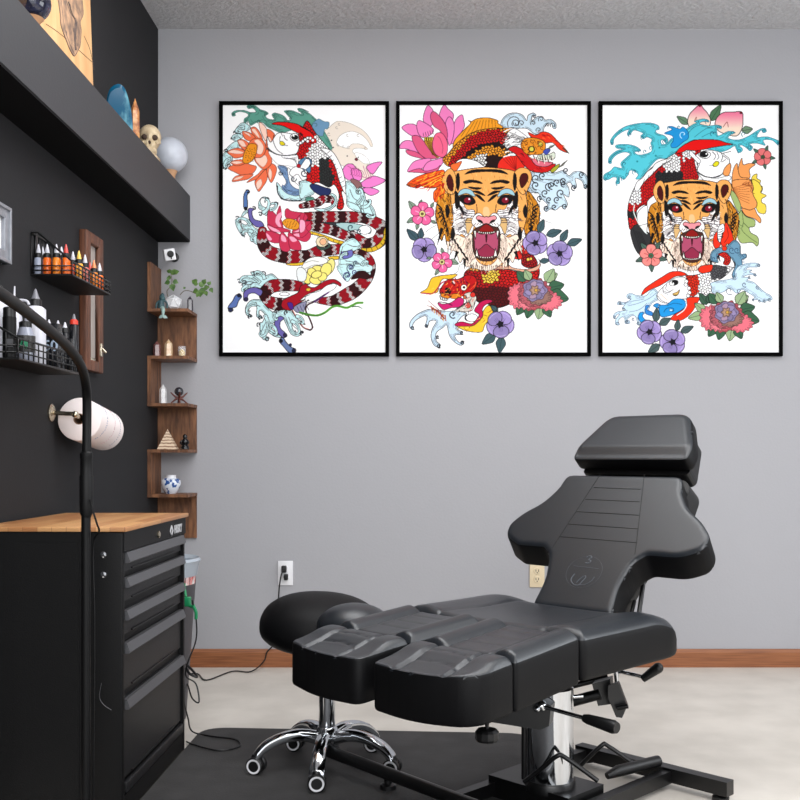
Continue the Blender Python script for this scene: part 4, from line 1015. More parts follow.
# ---------------------------------------------------------------- print one : koi, snake and lotuses
def art1():
    a = Art(221.5, 103.5, 386.5, 353.5)
    A, B_, C_, D_, E_, F_ = [tile(ox, oy, 8.42) for oy in (97, 180, 265) for ox in (215, 300)]
    g = (70,110,104)
    # pale wave at right
    a.fill(B_([(230,270),(300,210),(350,205),(430,225),(530,280),(590,350),(612,410),(595,415),(570,370),(520,320),(450,290),(380,300),(330,335),(310,380),(330,410),(400,430),(440,395),(520,400),(570,440),(500,430),(450,440),(450,470),(520,500),(570,560),(600,620),(610,680),(500,690),(400,600),(330,560),(280,470),(240,400),(200,300)]), (238,228,216), .35, (150,140,132))
    a.fill(B_([(465,470),(520,480),(570,520),(585,560),(540,560),(500,530),(470,500)]), (255,255,255), .3, (150,140,132))
    for c in ((330,225,14),(310,255,14),(400,320,14),(490,320,16),(320,400,14),(410,420,18),(550,430,14),(365,415,12),(245,310,18)):
        a.curl(B_([c[:2]])[0], c[2]/8.42, 1, .8, .35, (150,140,132))
    for c in ((265,365),(280,425),(398,497),(492,508)): a.dot(B_([c])[0], .7, (70,60,60), 0)
    a.dot(B_([(475,525)])[0], 1.5, (120,50,60), .3)
    # lilac lotus at right
    for p in ([(560,590),(620,555),(690,548),(660,590),(610,650)], [(500,740),(560,690),(620,665),(680,680),(718,705),(650,745),(570,765)], [(520,770),(600,765),(650,780),(665,800),(600,830),(540,800)],
              [(365,600),(400,565),(450,570),(480,640),(440,700),(390,690),(360,640)], [(430,620),(470,600),(520,640),(510,700),(460,700)]):
        a.fill(B_(p), (238,140,206), .5)
    for k in range(9): a.line(B_([(400+k*22,580+(k%3)*18),(430+k*20,600+k*6),(440+k*20,640+k*5),(425+k*18,655+k*4)]), .4, (170,60,120))
    a.fill(B_([(430,690),(500,710),(520,760),(450,760)]), (150,110,110), .4)
    # teal wave at top
    a.fill(A([(250,225),(247,185),(275,165),(275,140),(215,122),(170,135),(172,155),(148,160),(143,135),(175,115),(240,112),(300,130),(345,125),(320,95),(283,98),(270,78),(295,64),(340,75),(380,105),(425,120),(448,140),(425,160),(450,185),(500,188),(480,150),(505,135),(560,150),(592,172),(610,195),(640,190),(600,140),(585,118),(640,113),(690,130),(735,145),(695,102),(730,98),(790,125)])
           +B_([(10,100),(80,140),(160,215),(205,290),(250,370),(270,440),(200,420),(130,350),(0,260)])+A([(640,280),(560,300),(480,270),(440,250),(400,215),(350,215),(300,240),(280,200)]), TEAL, .5, g)
    a.fill(B_([(100,230),(130,200),(160,185),(200,205),(245,215),(235,265),(210,270),(200,300),(190,330),(150,320),(110,280)]), (120,160,190), .4, g)
    for c, r in (((300,80),14),((430,140),16),((500,160),16),((615,130),18),((715,110),14),((640,180),14),((160,145),16),((270,215),22),((370,205),18)): a.curl(A([c])[0], r/8.42, 2, .9, .6, g)
    a.curl(B_([(130,240)])[0], 4, 2, .9, .5, g)
    # foam left of the orange lotus
    for p in ([(240,215),(190,250),(165,300),(230,300),(300,260)], [(215,310),(160,320),(140,355),(200,370)], [(185,370),(120,410),(85,460),(130,455),(200,430)], [(70,480),(110,470),(150,520),(120,560),(90,610),(68,580)]):
        a.fill(A(p), FOAM, .45)
    for c in ((175,300),(155,350),(95,455),(90,600),(120,580)): a.curl(A([c])[0], 2.4, 3, .8, .9)
    # orange lotus
    OR = (242,126,88); PK = (250,216,200)
    def pet(p, col, hl=None):
        a.fill(A(p), col, .45, (90,50,40))
        if hl: a.fill(A(hl), PK, .25, (170,110,90))
    pet([(370,230),(385,215),(430,260),(440,320),(425,370),(390,300)], PK)
    pet([(300,270),(340,255),(385,310),(400,370),(340,360)], OR, [(310,280),(335,268),(370,320),(370,345)])
    pet([(440,330),(440,270),(500,310),(505,400),(520,470),(440,440),(430,380)], OR, [(445,340),(470,350),(490,430),(450,430)])
    pet([(230,290),(290,300),(340,340),(300,370),(250,350)], OR, [(240,296),(285,308),(300,335)])
    pet([(190,365),(240,360),(290,400),(260,450),(215,420)], OR, [(195,370),(235,370),(262,415),(225,415)])
    pet([(105,465),(140,440),(200,430),(255,460),(235,500),(170,515),(130,490)], OR, [(115,465),(160,445),(240,465),(200,480)])
    pet([(110,600),(160,570),(230,545),(300,570),(350,590),(310,650),(240,665),(180,640)], OR)
    pet([(130,550),(180,530),(240,530),(250,560),(180,580)], OR, [(135,548),(200,540),(230,552),(180,565)])
    pet([(145,712),(170,670),(230,655),(320,650),(280,690),(210,705)], OR, [(155,700),(180,678),(240,665),(210,690)])
    pet([(270,720),(300,690),(360,650),(400,610),(440,620),(400,690),(330,700)], OR)
    pet([(365,795),(335,720),(370,670),(430,610),(440,690),(400,760)], OR, [(360,780),(348,725),(385,690),(395,735)])
    pet([(470,720),(440,650),(440,590),(480,560),(520,600),(500,680)], OR, [(468,700),(450,650),(460,600),(480,640)])
    pet([(330,520),(400,490),(440,440),(480,540),(440,600),(390,600)], OR, [(340,520),(420,490),(440,540),(400,590)])
    pet([(280,400),(330,350),(400,360),(430,430),(400,500),(340,510),(290,470)], OR, [(330,370),(370,360),(410,420),(390,480),(350,470),(360,410)])
    a.fill(A([(275,410),(310,392),(350,405),(350,460),(320,530),(270,560),(235,545),(240,490)]), (236,156,42), .5, (90,60,20))
    for k in range(28): a.dot(A([(255+(k*37)%85+((k*13)%7), 425+(k*29)%120)])[0], .45, (120,72,20), 0)
    # koi: body with scales
    def kcol(cx, cy):
        c = np.ones(cx.shape+(3,))*np.array([206,22,26.]); 
        W_ = (cx > 304) & (cy < 166) & (cx+cy < 488) & (cx+cy*.5 > 384); c[W_] = (250,250,250)
        K_ = ((cx-325)**2/70+(cy-178)**2/190 < 1) | ((cx > 318) & (cx < 330) & (cy > 158) & (cy < 185)); c[K_] = (52,56,56)
        K2 = (cx < 319) & (cx > 308) & (cy > 166) & (cy < 186); c[K2] = (222,24,24); return c
    a.fill(A([(690,330),(720,300)])+B_([(60,200),(130,300),(230,420),(300,500),(350,600),(380,700),(385,790)])+D_([(350,100),(370,200),(350,250),(310,230),(330,130)])+D_([(290,40),(240,60),(150,20)])+B_([(60,740),(60,620),(100,540),(60,520)])+A([(700,520),(680,480)]), (200,20,24), .6, pat=cells(2.9, kcol, .5))
    a.fill(B_([(170,430),(240,440),(290,480),(340,570),(370,660),(395,800),(370,800),(330,700),(300,600),(260,520),(200,460)]), (250,250,250), .5)
    for k in range(9): a.line(B_([(215+k*17,480+k*35),(235+k*17,470+k*35),(250+k*17,455+k*36)]), .4)
    # koi head
    a.fill(A([(440,330),(470,380),(520,310),(580,300),(640,310),(700,330),(710,400),(690,470),(640,490),(560,490),(500,470),(450,430),(440,380)]), (252,252,252), .5)
    a.fill(A([(450,460),(520,480),(600,492),(680,480),(700,520),(690,590),(620,580),(540,570),(490,530)]), (252,252,252), .3, (120,120,120))
    a.line(A([(440,430),(500,475),(580,492),(690,485)]), .9, (40,46,54)); a.line(A([(495,320),(490,370),(520,440),(570,480)]), .5)
    a.line(A([(550,330),(545,365),(560,385)]), .5); a.line(A([(580,320),(590,350),(610,365)]), .5); a.line(A([(555,300),(570,330)]), .4)
    a.fill(A([(545,380),(565,372),(590,395),(575,408),(552,402)]), (228,214,40), .4); a.line(A([(575,405),(610,408)]), .5)
    a.fill(A([(640,320),(680,305),(705,330),(700,360),(665,370),(635,350)]), (250,250,250), .6); a.dot(A([(672,340)])[0], 3.4, (18,16,18), .3, 2.4); a.dot(A([(662,328)])[0], .9, (255,255,255), 0)
    for k in range(6): a.line(A([(560+k*22,500+k*6),(600+k*14,520),(690,505+k*14)]), .35, (90,90,96))
    a.fill(A([(478,228),(520,212),(600,212),(690,228),(760,265),(800,290)])+B_([(0,245),(60,270),(120,330),(135,385),(60,370),(0,300)])+A([(740,320),(690,300),(620,265),(560,240)]), (230,20,18), .6)
    for k in range(6): a.dot(B_([(20+k*22,380-k*4-(k%2)*22)])[0], 1.6, (252,252,252), .5)
    for k in range(5): a.dot(A([(700+k*20,400-k*14)])[0], 1.5, (252,252,252), .5)
    # blue swirls below head
    a.fill(A([(530,580),(600,590),(620,650),(640,700),(690,760),(760,740),(800,720),(800,800),(560,800),(600,720),(560,640)]), BLUEG, .45)
    a.fill(A([(700,560),(760,510),(800,540),(800,640),(740,600),(700,620)])+B_([(60,510),(100,560),(40,620),(20,680)]), (98,140,176), .45)
    a.fill(A([(610,600),(640,620),(650,690),(700,740),(740,780),(680,770),(630,720)]), (250,250,250), .35)
    a.fill(B_([(-90,640),(-50,590),(10,600),(50,640),(60,680),(20,700),(-20,650),(-60,670)]), (250,250,250), .45)
    for c, r in (((750,640),36),((550,640),20),((660,690),26),((720,720),22)): a.curl(A([c])[0], r/8.42, 0, 1.1, .9, (30,40,60))
    a.dot(A([(705,580)])[0], 2, (190,30,50), .4); a.dot(A([(790,670)])[0], 2.4, (210,26,30), .4)
    a.fill(C_([(520,20),(560,60),(620,100),(700,110),(740,60),(800,40),(800,150),(700,180),(620,160),(560,160),(525,90)]), FOAM, .45)
    a.fill(C_([(570,40),(620,90),(700,95),(740,50),(760,80),(700,130),(620,120),(570,80)]), BLUEG, .3)
    a.line(C_([(525,50),(530,110),(570,160),(640,175),(720,170),(740,130)]), 1.1, (34,40,50))
    # foam and navy under koi
    a.fill(D_([(0,20),(60,10),(110,40),(120,110),(60,140),(0,150)]), FOAM, .45)
    a.fill(D_([(85,40),(130,35),(200,60),(260,80),(240,130),(170,130),(100,80)]), (44,58,106), .5)
    a.fill(D_([(50,150),(110,145),(120,180),(60,190)]), TEAL, .4)
    # big foam fan at right (D)
    a.fill(D_([(385,20),(430,20),(470,60),(490,110),(500,60),(530,80),(550,140),(560,180),(600,210),(630,260),(640,320),(600,340),(540,290),(460,260),(400,220),(390,150)]), FOAM, .5)
    for p in ([(420,80),(450,150),(500,190),(520,280)], [(400,180),(460,200),(500,230),(520,300)], [(560,170),(590,230),(620,300)], [(540,170),(530,240),(560,320)], [(590,160),(605,180),(590,195),(575,180)]): a.line(D_(p), .5)
    a.curl(D_([(490,95)])[0], 3, 1, .9, .7); a.curl(D_([(590,180)])[0], 2.6, 1, .9, .7)
    # foams left (C)
    for p in ([(370,240),(400,260),(430,300),(450,250),(470,210),(520,200),(530,190),(480,190),(440,230),(400,220),(380,180),(400,150),(450,170),(430,145),(390,150),(365,200)], [(215,350),(240,300),(290,260),(310,250),(250,260),(220,320),(230,400),(270,440),(320,520),(370,540),(370,430),(330,400),(290,350),(260,380)],
              [(170,340),(200,330),(215,380),(240,440),(250,480),(215,450),(185,400)]):
        a.fill(C_(p), FOAM, .5)
    for c in ((440,165),(515,205),(190,325),(300,350),(310,510),(230,460),(380,290)): a.curl(C_([c])[0], 2.4, 4, .9, 1.0, (40,50,56))
    a.fill(C_([(245,120),(270,85),(292,100),(270,130),(275,200),(270,240),(245,240),(240,180)]), (96,130,184), .7); 
    a.fill(C_([(285,240),(330,245),(310,270),(330,330),(390,350),(410,390),(350,395),(300,350),(280,290)]), PURP, .6)
    a.curl(C_([(275,100)])[0], 2.2, 4, .8, 1.1); a.curl(C_([(330,240)])[0], 2.0, 4, .8, 1.1); a.dot(C_([(258,240)])[0], 1.6, (26,26,36), .3)
    # snake
    def ribbon(ctr, w, belly=0, phase=0, bl=11.5):
        ctr = cat(ctr, 10); r = a.g(ctr, 14)
        p, X, Y, sl = r; best = np.full(X.shape, 1e9); S_ = np.zeros(X.shape); Q = np.zeros(X.shape); L0 = 0; n = len(p)
        for i in range(n-1):
            e = p[i+1]-p[i]; L = np.hypot(*e)+1e-6; t = np.clip(((X-p[i][0])*e[0]+(Y-p[i][1])*e[1])/L/L, 0, 1)
            dx = X-p[i][0]-t*e[0]; dy = Y-p[i][1]-t*e[1]; d = np.hypot(dx, dy); nb = d < best
            sgn = np.sign(e[0]*dy-e[1]*dx); best = np.where(nb, d, best); S_ = np.where(nb, (L0+t*L)/SS, S_); Q = np.where(nb, sgn*d, Q); L0 += L
        tot = L0/SS; wv = np.interp(S_/tot, np.linspace(0, 1, len(w)), w)/2*SS
        m = best < wv; v = a.im[sl]; q = Q/np.maximum(wv, 1)
        zig = 2.0*np.abs(((q*2.5) % 2)-1)-1.0
        f = ((S_+phase+zig) % (bl*2))/(bl*2)
        col = np.zeros(X.shape+(3,)); col[:] = (174,14,40)
        col[(f > .36) & (f < .5)] = (238,234,232); col[(f >= .5) & (f < .83)] = (58,10,16); col[f >= .86] = (238,234,232)
        gx = np.abs((X/SS*1.0+Y/SS) % 1.7-.85) < .2; gy = np.abs((X/SS-Y/SS) % 1.7-.85) < .2
        wh = col[..., 0] > 200; col[wh & (gx | gy)] = (60,52,54); rd = (col[..., 0] > 150) & ~wh; col[rd & (gx | gy)] = (120,8,26)
        if belly:
            bm_ = (q*belly > .52); col[bm_] = (226,190,56); col[bm_ & ((S_ % 2.6) < .5)] = (60,44,20)
        v[m] = (col/255)[m]; v[(np.abs(best-wv) < .28*SS) & (best < wv+1)] = np.array(LC)/255
    cp = lambda t, pts: t(pts)
    a.fill(D_([(60,330),(180,340),(330,350),(280,400),(180,390),(80,370)]), (60,66,70), .4)
    a.fill(D_([(300,370),(380,360),(480,370),(590,400),(590,450),(520,440),(470,420),(420,430),(370,420)]), (176,206,206), .5)
    a.dot(D_([(545,420)])[0], 6.2, (252,252,252), .4, 4.4); a.curl(D_([(430,400)])[0], 4, 1, 1, 1.0, (40,80,90)); a.curl(D_([(500,430)])[0], 3, 1, 1, 1.0, (40,80,90))
    ribbon(D_([(50,300),(130,310),(250,310),(400,310),(530,320),(620,350),(690,400),(690,470),(640,530),(560,540),(500,500),(440,450)]), [7,11,11,11,11,10,11,13,14,13,10,6], 0, 2)
    a.fill(D_([(722,400),(722,500),(690,560),(610,605),(530,595),(515,575),(590,570),(660,540),(700,480),(705,430)]), (222,186,52), .5)
    for p in (((705,500),(720,515)),((680,530),(700,550)),((640,555),(655,580)),((600,570),(610,600)),((560,575),(560,598)),((706,460),(722,462))): a.line(D_(list(p)), .5, smooth=0)
    ribbon(D_([(90,380),(170,400),(260,420),(340,450),(430,490)]), [9,10,10,10,8], 0, 5, 9)
    a.fill(D_([(70,430),(130,440),(220,470),(300,500),(370,520),(350,540),(270,520),(180,480),(110,460),(70,455)]), (226,190,56), .5)
    for k in range(6): a.line(D_([(110+k*44,440+k*15),(104+k*44,466+k*14)]), .4, smooth=0)
    ribbon(C_([(400,430),(400,520),(450,600),(560,640),(680,650),(790,640)])+D_([(160,600),(250,590),(340,580)]), [9,12,13,13,13,12,11,10], 0, 0)
    a.fill(C_([(600,705),(680,700),(750,690),(800,680),(760,710),(690,722),(620,718)]), (226,190,56), .4)
    a.fill(D_([(235,650),(290,640),(330,645),(320,668),(260,670)]), (226,190,56), .5)
    ribbon(D_([(10,220),(80,205),(150,190),(200,160),(270,170),(285,210)]), [5,7,8,8,7,4], 0, 3, 6)
    a.fill(D_([(120,240),(200,240),(270,210),(290,160),(250,110),(300,130),(310,190),(260,250),(180,265)]), FOAM, .5)
    # right lower coil
    ribbon(D_([(440,610),(500,610),(570,660)])+F_([(590,20),(560,110),(480,200),(380,260),(280,300),(180,300),(120,290)]), [5,8,11,12,13,14,12,8,5], 0, 6)
    a.fill(D_([(340,560),(390,510),(450,490),(500,530),(510,570),(440,610),(520,640),(570,690),(590,760),(590,800),(520,800),(380,800),(330,740),(330,640)]), FOAM, .5)
    a.fill(F_([(325,0),(590,0),(590,60),(500,60),(440,90),(400,140),(350,90)]), FOAM, .4)
    a.fill(D_([(345,610),(390,600),(440,590),(440,640),(380,665),(345,655)]), (120,120,190), .5); a.curl(D_([(390,620)])[0], 2, 0, 1, .8)
    for c, r in (((430,740),40),((470,700),24),((400,800),24)): a.curl(D_([c])[0], r/8.42, 2, 1.1, .9, (60,80,100))
    for c, r in (((400,90),40),((460,60),22),((430,20),20)): a.curl(F_([c])[0], r/8.42, 2, 1.1, .9, (70,70,130))
    for p in ([(400,540),(450,560),(500,555)], [(380,680),(440,690),(500,700)], [(360,560),(350,600),(345,640)]): a.line(D_(p), .45)
    a.fill(F_([(430,120),(480,60),(540,50),(590,90),(570,120),(500,110)]), (56,12,18), .4)
    # crimson lotus
    CR = (206,62,96); CP = (244,176,200)
    for p, h in (([(550,220),(530,250),(520,300),(560,320)], None), ([(460,240),(440,300),(450,380),(520,420),(570,430),(560,340),(500,280)], [(520,300),(510,360),(560,410),(540,340)]), ([(440,370),(470,430),(560,440),(640,430),(560,400),(500,400)], [(445,385),(490,430),(550,440),(520,415)]),
                 ([(610,240),(590,260),(600,320),(680,330),(740,280),(690,270),(640,260)], [(560,270),(520,300),(530,360),(560,300)]), ([(750,280),(700,310),(680,360),(720,380),(780,320)], [(740,290),(705,320),(710,350)]), ([(800,350),(730,370),(650,430),(690,460),(800,430)], [(780,370),(700,420),(660,440),(720,430)]),
                 ([(430,430),(440,500),(500,530),(560,520),(560,470),(500,440)], [(430,450),(450,505),(480,500),(450,460)]), ([(560,440),(540,520),(560,590),(620,600),(640,540),(600,470)], [(560,460),(560,510),(600,520),(590,480)]), ([(620,440),(620,520),(640,580),(720,590),(720,540),(680,480)], [(625,480),(650,520),(690,510),(660,480)]), ([(650,450),(700,500),(760,520),(800,490),(800,440),(720,440)], [(660,460),(710,480),(760,460),(700,450)])):
        a.fill(C_(p), CR, .5, (110,24,50)); 
        if h: a.fill(C_(h), CP, 0)
    a.fill(D_([(0,300),(40,280),(30,340),(90,350),(50,400),(70,440),(0,480)]), CR, .4, (110,24,50)); a.fill(D_([(0,340),(40,350),(40,420),(0,440)]), CP, .3, (150,60,90))
    a.fill(C_([(570,350),(610,325),(680,340),(710,380),(690,415),(620,410),(580,380)]), (232,162,50), .5, (110,70,20))
    for k in range(24): a.dot(C_([(590+(k*41)%100, 345+(k*23)%62)])[0], .45, (150,90,30), 0)
    # yellow peony
    a.fill(D_([(10,740),(60,670),(140,645),(220,660),(230,700),(150,720),(90,760),(60,800),(10,800)]), (244,244,240), .4)
    for p in ([(40,700),(100,680),(160,690)], [(60,740),(120,715),(180,720)], [(30,760),(60,740),(60,790)]): a.line(D_(p), .4, (120,120,110))
    a.fill(D_([(230,690),(270,660),(295,700),(280,760),(240,800),(200,800),(215,740)]), (238,230,150), .5)
    for c, rx, ry, ro in (((150,50),58,46,.2), ((220,40),46,60,.4), ((60,110),40,50,-.3), ((130,130),50,34,.2), ((190,100),40,34,-.6), ((100,60),40,34,.7), ((140,80),46,30,-.3)):
        a.dot(F_([c])[0], rx/8.42, (246,232,136), .5, ry/8.42, ro)
    a.fill(E_([(690,40),(730,20),(770,60),(760,130),(700,130)]), (236,240,240), .4)
    a.dot(D_([(185,520)])[0], 6, (236,222,190), .5, 5.4); a.dot(D_([(195,520)])[0], 3.4, (244,190,150), .4); a.fill(D_([(140,550),(180,570),(230,560),(240,530),(260,560),(200,590),(150,580)]), (70,90,80), .3)
    # snake head lower left + foam (E,F)
    for p in ([(220,120),(260,90),(330,110),(300,60),(350,70),(420,90),(480,75),(530,120),(540,150),(460,160),(400,200),(340,190),(260,240),(240,200),(230,160)], ):
        a.fill(E_(p), FOAM, .6)
    for c in ((205,140),(250,150),(330,75),(410,75),(280,190)): a.curl(E_([c])[0], 2.6, 4, .9, 1.0, (50,56,60))
    for p in ([(200,120),(260,100),(330,120)], [(220,170),(280,140),(340,150)], [(240,240),(260,190),(320,150)], [(290,180),(320,150),(360,150)]): a.line(E_(p), .8, (90,100,104))
    ribbon(E_([(420,230),(480,180),(580,170),(680,175),(740,190)]), [12,13,12,11,9], 0, 14)
    ribbon(E_([(410,260),(460,310),(540,330),(620,320)]), [9,12,13,10], 0, 11, 9)
    a.fill(E_([(570,300),(620,270),(700,230),(720,180),(760,160),(800,160)])+F_([(60,170),(120,190),(200,140),(280,120),(340,150),(340,180),(280,150),(210,190),(130,220),(60,250),(0,300)])+E_([(760,290),(680,340),(640,380),(600,380),(560,350)]), (172,16,42), .6)
    a.dot(E_([(585,245)])[0], 5, (250,250,250), .4, 1.8)
    a.fill(E_([(760,270),(800,250)])+F_([(30,270),(80,240),(160,220),(230,170),(300,160),(290,200),(200,250),(120,300),(60,320),(20,350)])+E_([(760,330)]), (250,250,250), .4)
    a.fill(E_([(660,360),(720,320),(790,300)])+F_([(60,300),(40,370),(20,420)])+E_([(740,400),(690,400)]), (150,150,176), .5)
    for k in range(4): a.line(E_([(690+k*26,350-k*8),(710+k*26,390-k*4)]), .5, (60,60,90))
    a.dot(F_([(70,207)])[0], 2.4, (232,190,70), .4, 1.6)
    a.fill(E_([(610,320),(650,320),(660,370),(630,370)]), (90,40,140), .3)
    a.line(E_([(650,380),(690,450),(740,520),(790,545)])+F_([(90,545),(105,520),(80,450),(50,390),(60,340),(120,310)]), 1.5, (60,16,24)); a.line(E_([(655,380),(695,455),(745,520),(790,538)]), .6, (230,160,150))
    a.line(F_([(120,310),(170,280),(240,230)]), 1.4, (90,40,110))
    a.line(F_([(0,400),(60,415),(140,425),(210,400),(270,355),(320,345),(390,360),(440,340),(480,320),(525,318)]), 2.2, (96,164,62)); a.line(F_([(0,400),(60,418),(140,430),(210,405)]), .5, (40,90,30)); a.line(F_([(440,350),(490,350),(525,368)]), 1.3, (60,100,70), w2=.5)
    a.dot(E_([(770,415)])[0], 1.5, (90,150,60), .3)
    FM = FOAM
    a.fill(E_([(390,300),(350,290),(300,300),(260,350),(260,410),(300,440),(310,425),(280,400),(300,350),(350,350),(350,430),(390,450),(400,440),(370,410),(380,380),(420,420),(400,480),(380,490),(380,560),(400,620),(450,635),(430,590),(440,560),(500,600),(560,610),(530,580),(480,540),(480,500),(560,440),(600,500),(640,580),(700,600),(740,560),(700,580),(660,550),(650,500),(700,490),(760,500),(690,450),(640,390),(560,380),(500,400),(440,360)]), FM, .6)
    for c in ((295,430),(385,440),(445,620),(735,570),(370,500),(510,400),(600,400)): a.curl(E_([c])[0], 2.4, 2, .9, 1.1, (40,44,50))
    for p in ([(270,400),(280,350),(330,330),(380,350)], [(390,560),(420,500),(450,440)], [(430,520),(470,560),(530,590)], [(620,440),(650,500),(690,540)], [(600,460),(620,510),(640,560)]): a.line(E_(p), .6, (80,90,96))
    a.fill(E_([(240,270),(250,220),(310,190),(360,195),(400,220),(380,260),(330,235),(280,250),(275,300),(245,300)]), PURP, .6); a.dot(E_([(262,290)])[0], 2, (60,54,90), .5)
    a.fill(E_([(150,300),(170,260),(200,245),(225,265),(200,300),(180,350),(150,360),(150,385),(120,390),(112,350)]), (106,130,188), .7); a.dot(E_([(130,378)])[0], 2.2, (50,56,90), .5); a.dot(E_([(203,256)])[0], 1.9, (30,34,60), .4)
    a.fill(E_([(510,460),(550,430),(580,450),(550,480),(550,530),(590,570),(605,600),(570,610),(520,560),(500,510)]), PURP, .6); a.dot(E_([(590,590)])[0], 1.9, (60,54,90), .5)
    a.fill(E_([(540,640),(570,610),(600,650),(640,690),(680,710),(660,740),(620,735),(580,690)]), (116,134,176), .7); a.dot(E_([(665,722)])[0], 2, (46,50,80), .5); a.dot(E_([(555,640)])[0], 1.8, (20,24,40), .4); a.dot(E_([(635,672)])[0], 1.3, (46,50,80), .4)
    for T_, L_ in ((E_, [((420,120),(340,62),.5),((380,150),(215,125),.5),((300,180),(230,215),.5),((350,330),(268,395),.5),((420,420),(392,600),-.5),((460,500),(510,590),-.5),((640,470),(700,575),-.5),((680,430),(740,490),-.5),((500,400),(520,460),.5)]),
                   (C_, [((400,280),(440,165),.5),((460,250),(515,200),.5),((300,380),(190,335),.5),((320,440),(235,450),.5),((350,450),(310,510),.5)]),
                   (D_, [((480,200),(505,75),.5),((520,230),(590,170),.5),((560,290),(630,300),.5),((400,620),(345,660),.5),((520,720),(570,690),-.5)]), (A, [((250,260),(180,290),.5),((230,340),(150,340),.5),((130,520),(85,590),.5)])):
        for p0, p1, b__ in L_: a.hook(T_([p0])[0], T_([p1])[0], b__, 3.2, FOAM, .4)
    return a
